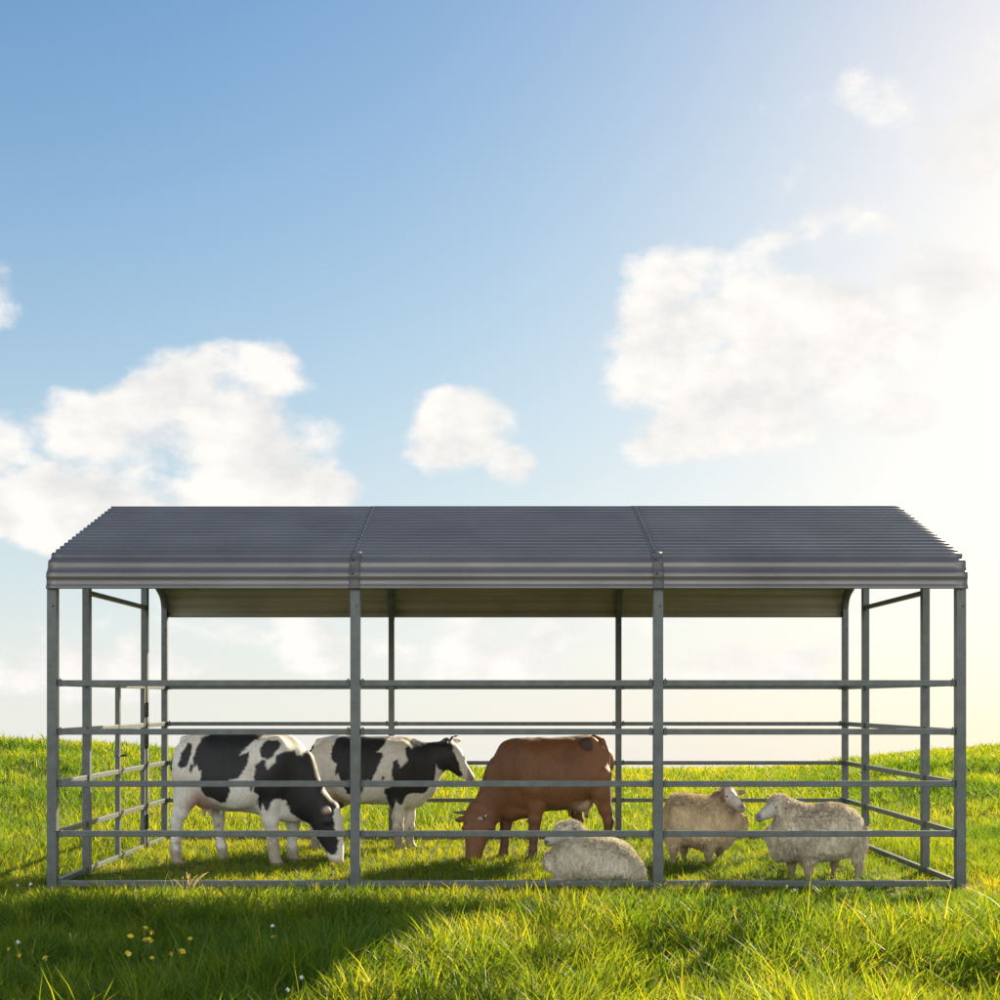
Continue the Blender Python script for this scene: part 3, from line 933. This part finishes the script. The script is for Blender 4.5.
def rgbs1(V, B=B):
    cx = V[:, 0] * B.ppm + B.cx0; cy = B.cyg - V[:, 2] * B.ppm
    c = np.tile(FACE, (len(V), 1)) * (.85 + .3 * vn3(V[:, 0] * 30, V[:, 1] * 30, V[:, 2] * 30))[:, None]
    c = lerp(c, (.10, .07, .06), np.exp(-(((cx - 92) / 28) ** 2 + ((cy - 272) / 20) ** 2) ** 2) * .95)
    c = lerp(c, (.12, .08, .07), np.exp(-(((cx - 125) / 30) ** 2 + ((cy - 296) / 5) ** 2)) * .8)
    c = lerp(c, (.20, .13, .10), sstep(295, 312, cx) * (cx < 370) * (cy < 230))
    return c


Xs = place(B, 535, 8.3333, Ys)
s1 = sheep_obj(B, Xs, Ys, 'cream sheep lying down in the grass behind the bottom rail', rgbs1); s1['dirn'] = -1.0
W = Body(520, 612, ppm, .006)
W.sw([(150, 440, 90, .10), (180, 420, 170, .16), (250, 410, 200, .19), (380, 408, 200, .205), (520, 415, 192, .21), (650, 430, 190, .21), (760, 460, 165, .195), (840, 505, 110, .15), (880, 540, 60, .08)], .05, 2.3)
W.sw([(380, 320, 130, .13), (300, 270, 130, .105), (268, 225, 104, .084), (246, 185, 62, .066)], .05, 2.2)
W.el((272, 156, 0), (.098, .078, .052), R(8), .03)
W.el((330, 225, 0), (.09, .085, .08), R(-20), .05)
W.el((215, 365, 0), (.065, .085, .08), R(10), .05)
W.el((800, 490, -.15), (.085, .07, .105), R(25), .025)
W.el((760, 520, .12), (.10, .07, .09), 0, .03)
fleece(s1, W, 5.0, 0.0)
eye_obj(s1, B.p(186, 205, -.062), .011); eye_obj(s1, B.p(186, 205, .062), .011)

# standing sheep, head turned to the camera
Ys = 10.5
ppm = 8.3333 * FPX / Ys
B = Body(420, 745, ppm, .006); B.dirn = 1
B.sw([(630, 165, 60, .065, -.08), (655, 200, 60, .062, -.11), (690, 240, 48, .050, -.15), (722, 272, 36, .040, -.18)], .03, 2.2)
B.el((728, 268, -.185), (.026, .032, .026), 0, .015)
B.el((548, 165, -.03), (.042, .014, .020), R(10), .012, R(20)); B.el((742, 152, -.06), (.040, .014, .020), R(15), .012, R(-10))
leg(B, [(185, 560, -.10, .05), (180, 640, -.10, .030), (178, 690, -.10, .020)], k=.02); leg(B, [(300, 570, .10, .05), (298, 650, .10, .030), (296, 690, .10, .020)], k=.02)
leg(B, [(475, 580, -.09, .05), (472, 660, -.09, .030), (470, 705, -.09, .020)], k=.02); leg(B, [(590, 580, .06, .05), (590, 660, .06, .030), (590, 705, .06, .020)], k=.02)
B.el((420, 420, 0), (.22, .13, .13), 0, .05)


def rgbs2(V, B=B):
    cx = V[:, 0] * B.ppm + B.cx0; cy = B.cyg - V[:, 2] * B.ppm
    c = np.tile(FACE * np.array([1, .95, .90]), (len(V), 1)) * (.85 + .3 * vn3(V[:, 0] * 30, V[:, 1] * 30, V[:, 2] * 30))[:, None]
    c = lerp(c, (.10, .06, .055), np.exp(-(((cx - 724) / 30) ** 2 + ((cy - 258) / 24) ** 2)) * .95)
    c = lerp(c, (.24, .11, .06), ((cx < 600) & (cy < 230)).astype(float) * .9); c = lerp(c, (.30, .14, .08), ((cx > 722) & (cy < 190)).astype(float) * .9)
    c = lerp(c, (.33, .24, .16), sstep(560, 620, cy))
    return c


Xs = place(B, 650, 8.3333, Ys)
s2 = sheep_obj(B, Xs, Ys, 'tan sheep standing right of the brown cow with its face turned to the viewer', rgbs2)
W = Body(420, 745, ppm, .006)
W.sw([(112, 390, 80, .09), (135, 375, 160, .16), (190, 370, 205, .20), (280, 378, 222, .225), (400, 405, 225, .235), (520, 425, 235, .225), (620, 430, 220, .19), (690, 430, 170, .14), (735, 420, 100, .08)], .05, 2.3)
W.sw([(520, 380, 170, .15), (580, 310, 140, .12), (615, 240, 105, .095), (630, 185, 72, .078)], .05, 2.2)
W.el((632, 142, -.06), (.066, .068, .042), R(-15), .03)
W.el((690, 400, -.08), (.07, .09, .11), 0, .05)
W.el((185, 520, -.10), (.075, .07, .12), R(5), .04); W.el((300, 545, .10), (.07, .06, .10), 0, .04)
W.el((480, 570, -.10), (.052, .05, .065), 0, .04); W.el((590, 570, .05), (.052, .05, .065), 0, .04)
fleece(s2, W, 11.0, 1.0)
eye_obj(s2, B.p(618, 178, -.150), .010); eye_obj(s2, B.p(690, 180, -.135), .010)

# standing sheep facing left
Ys = 9.55
ppm = 7.6923 * FPX / Ys
B = Body(540, 742, ppm, .006); B.dirn = -1
B.sw([(275, 165, 60, .06), (220, 195, 66, .064), (165, 235, 50, .052), (112, 262, 34, .040)], .03, 2.2)
B.el((108, 268, 0), (.024, .034, .026), 0, .015)
B.el((308, 168, -.085), (.034, .014, .028), R(-40), .012, R(25)); B.el((290, 160, .085), (.034, .014, .028), R(-40), .012, R(-25))
leg(B, [(375, 600, .08, .05), (378, 660, .08, .028), (382, 700, .08, .020)], k=.02); leg(B, [(465, 600, -.09, .05), (466, 670, -.09, .030), (467, 712, -.09, .021)], k=.02)
leg(B, [(725, 560, .10, .05), (715, 630, .10, .028), (710, 680, .10, .020)], k=.02); leg(B, [(835, 540, -.10, .055), (848, 620, -.10, .030), (842, 695, -.10, .021)], k=.02)
B.el((560, 420, 0), (.22, .13, .13), 0, .05)


def rgbs3(V, B=B):
    cx = V[:, 0] * B.ppm + B.cx0; cy = B.cyg - V[:, 2] * B.ppm
    c = np.tile(FACE, (len(V), 1)) * (.85 + .3 * vn3(V[:, 0] * 30, V[:, 1] * 30, V[:, 2] * 30))[:, None]
    c = lerp(c, (.10, .08, .07), np.exp(-(((cx - 122) / 30) ** 2 + ((cy - 290) / 6) ** 2)) * .8)
    c = lerp(c, (.06, .045, .045), np.exp(-(((cx - 98) / 20) ** 2 + ((cy - 258) / 26) ** 2)) * .95)
    c = lerp(c, (.30, .18, .13), ((cx > 285) & (cx < 345) & (cy < 205) & (np.abs(V[:, 1]) > .07)).astype(float) * .8)
    c = lerp(c, (.36, .28, .20), sstep(560, 620, cy))
    return c


Xs = place(B, 745, 7.6923, Ys)
s3 = sheep_obj(B, Xs, Ys, 'cream sheep standing in profile facing left near the right end of the pen', rgbs3); s3['dirn'] = -1.0
W = Body(540, 742, ppm, .006)
W.sw([(210, 400, 70, .09), (240, 400, 130, .15), (300, 400, 185, .19), (400, 400, 218, .225), (520, 395, 220, .24), (640, 378, 222, .245), (750, 372, 212, .23), (840, 378, 175, .18), (890, 385, 115, .12), (912, 390, 60, .06)], .05, 2.3)
W.sw([(430, 330, 170, .16), (350, 265, 140, .12), (300, 210, 108, .095), (262, 170, 74, .08)], .05, 2.2)
W.el((250, 132, 0), (.075, .068, .040), R(10), .03)
W.el((300, 470, 0), (.10, .12, .14), R(-30), .06)
W.el((842, 490, -.11), (.065, .06, .13), R(-8), .04); W.el((730, 510, .10), (.06, .055, .10), 0, .04)
W.el((460, 575, -.10), (.058, .05, .06), 0, .04); W.el((375, 565, .06), (.055, .05, .06), 0, .04)
fleece(s3, W, 23.0, 0.2)
eye_obj(s3, B.p(228, 186, -.058), .010); eye_obj(s3, B.p(228, 186, .058), .010)


# ------------------------------------------------------------------ grass (uncountable: one object)
def grass_height(x, y):
    h = 0.060 + 0.055 * fbm2(x * 1.1 + 3, y * 1.1 + 8, 3)
    h = h + 0.070 * sstep(8.6, 6.8, y) * sstep(.25, .75, fbm2(x * 1.3, y * 1.3 + 50, 3)) * 1.5
    # cropped short round the rails and inside the pen
    inside = (np.abs(x - 0.04) < 3.15) & (y > 8.55) & (y < 12.2)
    h = np.where(inside, h * 0.62, h)
    fr = np.exp(-((y - 8.80) / 0.22) ** 2) * (np.abs(x - 0.04) < 3.2)
    h = h * (1 - 0.40 * fr * sstep(0.70, 0.45, fbm2(x * 2.3, y * 0.6 + 3, 2)))
    h = h + 0.05 * sstep(14, 20, y) * fbm2(x * .9, y * .9, 2)
    return h


MOUNDS = ((-6.3, 18.2, .8), (-5.2, 15.3, .6), (5.4, 16.2, .8), (6.6, 20.0, .8), (-7.6, 21, .7), (4.2, 18.6, .7), (-4.6, 12.6, .5), (4.7, 12.4, .45), (-1.0, 6.4, .4), (1.3, 7.7, .45), (2.6, 8.1, .4), (-3.9, 8.1, .45))


def make_grass(bands):
    Vs, Fs, Ts = [], [], []
    off = 0
    for y0, y1, dens, wid, seg in bands:
        xm = 0.40 * y1 + 1.6
        n = int((y1 - y0) * 2 * xm * dens)
        x = rng.uniform(-xm, xm, n); y = rng.uniform(y0, y1, n)
        # clumping: pull towards jittered clump centres
        cs = 0.11 if y0 < 13 else 0.22
        cxn = np.floor(x / cs); cyn = np.floor(y / cs)
        jx = _T2[cxn.astype(int) & 255, cyn.astype(int) & 255]; jy = _T2[(cxn.astype(int) + 91) & 255, (cyn.astype(int) + 37) & 255]
        ccx = (cxn + jx) * cs; ccy = (cyn + jy) * cs
        pull = rng.uniform(0, .75, n) * (jx > .35)
        dx0 = x - ccx; dy0 = y - ccy
        x = x - dx0 * pull; y = y - dy0 * pull
        z = ground_z(x, y) - 0.004
        h = grass_height(x, y) * rng.uniform(.55, 1.35, n) * (0.75 + .6 * jy)
        tall = rng.random(n) < .025
        h = np.where(tall, h * 1.45, h)
        lean = np.arctan2(dy0, dx0) + rng.normal(0, .9, n)
        lean = np.where(rng.random(n) < .35, rng.uniform(0, 2 * np.pi, n), lean)
        bend = rng.uniform(.15, .95, n) * h
        face = rng.uniform(0, np.pi, n)
        w = wid * rng.uniform(.6, 1.4, n) * np.clip(h / .12, .7, 1.4)
        lx, ly = np.cos(lean), np.sin(lean); sx, sy = np.cos(face), np.sin(face)
        tone = np.clip(.42 + .55 * (fbm2(x * .9 + 7, y * .9, 3) - .5) + .35 * (jx - .5) + rng.normal(0, .13, n), 0, .9)
        tone = np.where(rng.random(n) < .022, rng.uniform(.92, 1, n), tone)
        for bx, by, s_ in MOUNDS:
            tone = np.clip(tone - .30 * np.exp(-((x - bx) ** 2 + (y - by) ** 2) / (2 * s_ * s_)), 0, 1)
        w = np.where(tone > .9, w * .6, w)
        levels = [0, .4, .75, 1.0] if seg == 3 else [0, .55, 1.0]
        ws = [.75, 1.0, .7, .06] if seg == 3 else [.9, .8, .06]
        pts = []
        for t, q in zip(levels, ws):
            px = x + lx * bend * t ** 1.9; py = y + ly * bend * t ** 1.9
            pz = z + h * (t - .22 * (bend / h) * t ** 2.4)
            pts.append(np.stack([px - sx * w * q / 2, py - sy * w * q / 2, pz], -1)); pts.append(np.stack([px + sx * w * q / 2, py + sy * w * q / 2, pz], -1))
        P = np.stack(pts, 1); k = P.shape[1]
        i0 = (np.arange(n) * k)[:, None]
        f = np.concatenate([np.stack([i0[:, 0] + 2 * s, i0[:, 0] + 2 * s + 1, i0[:, 0] + 2 * s + 3, i0[:, 0] + 2 * s + 2], -1) for s in range(len(levels) - 1)]) + off
        off += n * k
        Vs.append(P.reshape(-1, 3)); Fs.append(f); Ts.append(np.repeat(tone, k))
    V = np.concatenate(Vs); F = np.concatenate(Fs); T = np.concatenate(Ts)
    me = mesh_np('grass', V, F, True)
    a = me.attributes.new('tone', 'FLOAT', 'POINT'); a.data.foreach_set('value', T.astype(np.float32))
    o = link('grass', me, M['grass'])
    tag(o, 'lush green meadow grass over the whole hillside', 'grass', None, 'stuff')


make_grass([(4.6, 6.5, 5000, .0046, 3), (6.5, 8.6, 4600, .0046, 3), (8.6, 12.5, 3300, .0056, 2), (12.5, 17, 1500, .0085, 2), (17, 22, 900, .012, 2), (22, 29, 600, .015, 2)])


# ------------------------------------------------------------------ wild flowers and dry stalks
def flower(px, py, hgt, kind, label, group):
    Yd = (CAM_H - hgt) * FPX / (py - 700)
    X = (px - 500) / FPX * Yd
    gz_ = float(ground_z(X, Yd))
    o = empty('wildflower', (X, Yd, gz_), label, 'flower', group)
    o.rotation_euler = (random.uniform(-.3, .3), random.uniform(-.3, .3), random.uniform(0, 6)); sc_ = random.uniform(.75, 1.15)
    lean = Vector((random.uniform(-.03, .03), random.uniform(-.03, .03), 0))
    top = Vector((0, 0, hgt - gz_))
    bm = bmesh.new(); bm_cyl(bm, lean, (lean + top) / 2 + lean * .2, .0022, .0019, 6); bm_cyl(bm, (lean + top) / 2 + lean * .2, top, .0019, .0017, 6)
    bm_obj('stem', bm, M['stem'], o)
    bm = bmesh.new()
    if kind in ('yellow', 'orange'):
        for ring, (n, rr, zz) in enumerate(((15, .0165, .000), (12, .0125, .004), (8, .007, .007))):
            for k in range(n):
                a = 2 * math.pi * k / n + ring * .3 + random.uniform(-.1, .1)
                d = Vector((math.cos(a), math.sin(a), 0)); s = Vector((-d.y, d.x, 0))
                q = top + Vector((0, 0, zz))
                vs = [bm.verts.new(q + d * .001 - s * .001), bm.verts.new(q + d * rr * .7 - s * .0040 + Vector((0, 0, .003))), bm.verts.new(q + d * rr + Vector((0, 0, .001))),
                      bm.verts.new(q + d * rr * .7 + s * .0040 + Vector((0, 0, .003))), bm.verts.new(q + d * .001 + s * .001)]
                bm.faces.new(vs)
        bm_cyl(bm, top + Vector((0, 0, -.008)), top + Vector((0, 0, .003)), .004, .007, 8)
    else:
        for k in range(38):
            a = k * 2.39996; zz = 1 - 2 * (k + .5) / 38
            d = Vector((math.cos(a) * math.sqrt(1 - zz * zz), math.sin(a) * math.sqrt(1 - zz * zz), zz))
            bm_cyl(bm, top + d * .002, top + d * random.uniform(.006, .011) * Vector((1, 1, .7)).length / 1.58, .0012, .0026, 5)
    bmesh.ops.translate(bm, vec=-top, verts=bm.verts); bmesh.ops.scale(bm, vec=(sc_, sc_, sc_), verts=bm.verts)
    bl = bm_obj('blossom', bm, M[kind], o); bl.location = top; bl.rotation_euler = (random.uniform(-.5, .5), random.uniform(-.5, .5), 0)


for cx, cy in ((435, 147), (400, 170), (455, 160), (440, 182), (462, 178), (497, 178), (547, 178), (390, 213), (418, 217), (500, 228), (518, 214), (525, 227)):
    flower(cx / 3.03, 880 + cy / 3.03, .17 + random.uniform(-.015, .02), 'yellow', 'small yellow wildflower in the dense clump on the left foreground grass', 'yellow flowers in the clump')
for cx, cy in ((5, 210), (45, 230), (120, 232)):
    flower(cx / 3.03, 880 + cy / 3.03, .16, 'yellow', 'yellow wildflower standing alone near the left edge of the foreground', 'yellow flowers at the left edge')
flower(15 / 3.03, 880 + 253 / 3.03, .15, 'orange', 'rusty orange flower head low in the grass at the far left edge', None)
flower(820 / 3.03, 880 + 175 / 3.03, .16, 'orange', 'orange flower head beside dry stalks below the second front post', None)
flower(850 / 3.03, 880 + 172 / 3.03, .165, 'yellow', 'yellow flower just right of the orange flower head', None)
for q, t in (((45, 175), 'white flower head among shaded grass at the left edge'), ((815, 140), 'large white flower head at the top of the shaded foreground grass'),
             ((935, 290), 'white flower on the edge of the foreground shadow, upper of two'), ((878, 335), 'white flower low in the foreground shade, lowest of all'),
             ((95, 12), 'white flower left of the corner post, right one of two'), ((60, 15), 'white flower left of the corner post, left one of two')):
    flower(q[0] / 3.03, 880 + q[1] / 3.03, .15 if q[1] > 100 else .07, 'white', t, None)
flower(787, 886, .06, 'white', 'white flower in front of the sheep facing left, beside the bottom rail', None)
flower(796, 890, .05, 'white', 'lower white flower in the grass before the sheep facing left', None)

m, nt, b = new_mat('dry_straw'); b.inputs['Base Color'].default_value = (0.46, 0.36, 0.17, 1); b.inputs['Roughness'].default_value = .7
tr = N(nt, 'ShaderNodeBsdfTranslucent'); tr.inputs['Color'].default_value = (.55, .42, .18, 1)
ms = N(nt, 'ShaderNodeMixShader'); ms.inputs['Fac'].default_value = .4
nt.links.new(b.outputs[0], ms.inputs[1]); nt.links.new(tr.outputs[0], ms.inputs[2]); nt.links.new(ms.outputs[0], nt.nodes['Material Output'].inputs['Surface'])
M['straw'] = m


def straw(px, py, n, h, spread, label):
    Yd = CAM_H * FPX / (py - 700); X = (px - 500) / FPX * Yd
    V = []; F = []
    for i in range(n):
        bx, by = random.gauss(0, spread * .07), random.gauss(0, spread * .07)
        a = random.uniform(0, 6.28); bd = random.uniform(.1, .8) * h; hh = h * random.uniform(.55, 1.1); w = random.uniform(.002, .0038)
        f = random.uniform(-.5, .5)
        for t in (0, .3, .6, .85, 1):
            x = bx + math.cos(a) * bd * t ** 1.8; y = by + math.sin(a) * bd * t ** 1.8; z = hh * (t - .2 * t ** 2.5)
            q = w * (1.0 if t < .7 else (1.6 if t < .9 else .1))
            V += [(x - q, y - q * f, z), (x + q, y + q * f, z)]
        k = len(V) - 10
        F += [(k + 2 * s, k + 2 * s + 1, k + 2 * s + 3, k + 2 * s + 2) for s in range(4)]
    o = link('straw_tuft', mesh_np('straw_tuft', np.array(V), np.array(F), True), M['straw'])
    o.location = (X, Yd, float(ground_z(X, Yd)))
    tag(o, label, 'dry grass')


straw(190, 892, 9, .16, .45, 'tall pale dry grass tuft before the bottom rail below the grazing black and white cow')
straw(140, 905, 5, .13, .30, 'few bleached grass stalks near the left front corner post')
straw(283, 985, 7, .20, .22, 'brownish upright dry stalks in the dark foreground grass')
straw(70, 952, 4, .16, .2, 'sparse pale stalks in shaded grass on the far left')
straw(567, 893, 5, .10, .18, 'short bleached stalks in front of the lying sheep')
straw(705, 893, 5, .11, .2, 'thin dry stalks by the third front post')
straw(925, 955, 7, .13, .5, 'flattened pale dry blades in the sunny right foreground')

# ------------------------------------------------------------------ light, sky
SUN_AZ, SUN_EL = R(36.0), R(21.0)
sd = Vector((math.sin(SUN_AZ) * math.cos(SUN_EL), math.cos(SUN_AZ) * math.cos(SUN_EL), math.sin(SUN_EL)))
sl = bpy.data.lights.new('sun', 'SUN'); sl.energy = 5.0; sl.angle = R(0.53); sl.color = (1.0, 0.85, 0.60)
so = bpy.data.objects.new('sun', sl); COL.objects.link(so); so.rotation_euler = sd.to_track_quat('Z', 'Y').to_euler(); so.location = (20, 20, 20)

w = bpy.data.worlds.new('World'); scene.world = w; w.use_nodes = True
nt = w.node_tree; nt.nodes.clear()
out = N(nt, 'ShaderNodeOutputWorld'); bg = N(nt, 'ShaderNodeBackground'); nt.links.new(bg.outputs[0], out.inputs[0])


def val(x):
    return x


def mth(op, a, b=None, c=None, clamp=False):
    n = N(nt, 'ShaderNodeMath', operation=op); n.use_clamp = clamp
    for i, q in enumerate((a, b, c)):
        if q is None:
            continue
        if isinstance(q, (int, float)):
            n.inputs[i].default_value = q
        else:
            nt.links.new(q, n.inputs[i])
    return n.outputs[0]


def mixc(f, a, b, mode='MIX'):
    n = N(nt, 'ShaderNodeMix', data_type='RGBA', blend_type=mode)
    for k, q in (('Factor', f), ('A', a), ('B', b)):
        if isinstance(q, (int, float)):
            n.inputs[k].default_value = q
        elif isinstance(q, tuple):
            n.inputs[k].default_value = (*q, 1)
        else:
            nt.links.new(q, n.inputs[k])
    return n.outputs['Result']


def smooth(a, b, x):
    n = N(nt, 'ShaderNodeMapRange', interpolation_type='SMOOTHSTEP')
    n.inputs['From Min'].default_value = a; n.inputs['From Max'].default_value = b
    nt.links.new(x, n.inputs['Value'])
    return n.outputs['Result']


tc = N(nt, 'ShaderNodeTexCoord')
nrm = N(nt, 'ShaderNodeVectorMath', operation='NORMALIZE'); nt.links.new(tc.outputs['Generated'], nrm.inputs[0])
sep = N(nt, 'ShaderNodeSeparateXYZ'); nt.links.new(nrm.outputs[0], sep.inputs[0])
dx, dy, dz = sep.outputs
# the hill crest lies below eye level: carry the horizon haze down a few degrees
zz = mth('MAXIMUM', mth('ADD', dz, 0.055), 0.012)
cmb = N(nt, 'ShaderNodeCombineXYZ'); nt.links.new(dx, cmb.inputs[0]); nt.links.new(dy, cmb.inputs[1]); nt.links.new(zz, cmb.inputs[2])
sky = N(nt, 'ShaderNodeTexSky', sky_type='NISHITA'); sky.sun_disc = False
sky.sun_elevation = SUN_EL; sky.sun_rotation = SUN_AZ; sky.air_density = 1.0; sky.dust_density = 0.7; sky.ozone_density = 1.5
nt.links.new(cmb.outputs[0], sky.inputs['Vector'])
skyc = sky.outputs['Color']
# clouds, placed by azimuth and elevation in the sky
az = mth('ARCTAN2', dx, dy); el = mth('ARCSINE', dz)


def noise(off, scale, det=9, rough=.56):
    mp = N(nt, 'ShaderNodeMapping'); mp.inputs['Location'].default_value = off; mp.inputs['Scale'].default_value = (1, 1, 1.45)
    nt.links.new(nrm.outputs[0], mp.inputs['Vector'])
    n = N(nt, 'ShaderNodeTexNoise'); n.inputs['Scale'].default_value = scale; n.inputs['Detail'].default_value = det; n.inputs['Roughness'].default_value = rough
    nt.links.new(mp.outputs[0], n.inputs['Vector'])
    return n.outputs['Fac']


CL = [  # photo px, py, half width, half height, weight
    (50, 505, 150, 48, 1.1), (225, 430, 120, 85, 1.1), (150, 500, 160, 42, 1.0), (315, 487, 46, 22, .8), (-60, 470, 110, 70, 1.0), (110, 440, 90, 45, .5),
    (462, 428, 72, 48, 1.15), (518, 462, 46, 26, 1.0), (440, 448, 42, 24, .8),
    (745, 395, 140, 66, 1.1), (810, 345, 110, 70, 1.05), (690, 430, 80, 36, 1.0), (690, 320, 90, 60, .9), (885, 415, 60, 26, .7), (900, 250, 120, 50, .3),
    (60, 655, 170, 42, .55), (300, 640, 200, 36, .35), (980, 130, 190, 60, .6), (-180, 300, 160, 90, .9), (640, 610, 260, 44, .35),
    (880, 580, 240, 40, .55), (905, 420, 50, 24, .9), (760, 660, 260, 26, .45), (540, 665, 220, 24, .4)]
fld = None
for px, py, rx, ry, wt in CL:
    a0 = math.atan2(px - 500, FPX); e0 = math.atan2(700 - py, math.hypot(FPX, px - 500))
    u = mth('MULTIPLY', mth('SUBTRACT', az, a0), FPX / rx); v = mth('MULTIPLY', mth('SUBTRACT', el, e0), FPX / ry)
    q = mth('MULTIPLY', mth('SUBTRACT', 1.0, mth('ADD', mth('MULTIPLY', u, u), mth('MULTIPLY', v, v))), wt)
    fld = q if fld is None else mth('MAXIMUM', fld, q)
fld = mth('MAXIMUM', fld, -1.2)
n1 = noise((0, 0, 0), 12.0, 9, .53)
n2 = noise((-.014, -.004, -.014), 12.0, 9, .53)
raw = mth('ADD', fld, mth('MULTIPLY', mth('SUBTRACT', n1, .50), 4.2))
dens = mth('MULTIPLY', smooth(.0, .72, raw), .96)
lit = mth('ADD', mth('MULTIPLY', mth('SUBTRACT', n1, n2), 3.6), .68, clamp=True)
thick = smooth(.4, 1.9, raw)
# glow around the sun: forward scattering in the hazy air
ang = mth('ARCCOSINE', mth('ADD', mth('ADD', mth('MULTIPLY', dx, sd.x), mth('MULTIPLY', dy, sd.y)), mth('MULTIPLY', dz, sd.z)))
gl = mth('POWER', 2.718, mth('MULTIPLY', ang, -4.0))
lowh = mth('POWER', 2.718, mth('MULTIPLY', mth('MAXIMUM', mth('ADD', el, .05), 0.0), -4.2))
SKY_K = 0.06
hs = N(nt, 'ShaderNodeHueSaturation'); hs.inputs['Saturation'].default_value = 1.5; hs.inputs['Value'].default_value = 1.22
nt.links.new(skyc, hs.inputs['Color'])
col = hs.outputs['Color']
da = mth('MULTIPLY', mth('SUBTRACT', az, R(30)), 3.6)
warm = mth('POWER', 2.718, mth('MULTIPLY', mth('MULTIPLY', da, da), -1.0))
col = mixc(mth('MULTIPLY', lowh, .94), col, mixc(warm, (7.2, 7.5, 7.6), (10.5, 8.6, 6.0)))
glc = N(nt, 'ShaderNodeMix', data_type='RGBA', blend_type='ADD'); glc.inputs['Factor'].default_value = 1
nt.links.new(col, glc.inputs['A'])
gv = N(nt, 'ShaderNodeVectorMath', operation='SCALE'); gv.inputs[0].default_value = (2.6, 1.7, .6); nt.links.new(gl, gv.inputs['Scale'])
nt.links.new(gv.outputs[0], glc.inputs['B'])
sp = N(nt, 'ShaderNodeSeparateXYZ'); nt.links.new(glc.outputs['Result'], sp.inputs[0])
cb = N(nt, 'ShaderNodeCombineXYZ')
for k_, top_ in enumerate((9.0, 8.65, 8.0)):      # bright air near the sun rolls off softly
    ch = mth('DIVIDE', sp.outputs[k_], top_)
    cube = mth('POWER', ch, 2.6)
    nt.links.new(mth('DIVIDE', sp.outputs[k_], mth('POWER', mth('ADD', cube, 1.0), 1 / 2.6)), cb.inputs[k_])
col = cb.outputs[0]
cloudc = mixc(lit, (5.7, 5.65, 5.65), (7.5, 7.25, 6.9))
col = mixc(dens, col, cloudc)
# bright cloud band added out of view behind the viewer, as fill light
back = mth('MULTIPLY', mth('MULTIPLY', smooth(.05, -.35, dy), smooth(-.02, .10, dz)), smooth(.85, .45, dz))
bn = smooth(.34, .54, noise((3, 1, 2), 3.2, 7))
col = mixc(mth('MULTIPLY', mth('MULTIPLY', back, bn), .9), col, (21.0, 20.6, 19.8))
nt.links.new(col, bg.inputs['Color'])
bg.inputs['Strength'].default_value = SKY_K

# ------------------------------------------------------------------ camera
cd = bpy.data.cameras.new('camera'); cam = bpy.data.objects.new('camera', cd); COL.objects.link(cam)
cam.location = (0, 0, CAM_H); cam.rotation_euler = (R(90), 0, 0)
cd.sensor_width = 36; cd.lens = 36 * FPX / 1000; cd.shift_y = 0.2; cd.clip_end = 3000; cd.clip_start = .05
scene.camera = cam
vs = scene.view_settings
vs.view_transform = 'Standard'; vs.look = 'None'; vs.exposure = 1.2; vs.gamma = 1
scene.cycles.max_bounces = 8; scene.cycles.transmission_bounces = 6
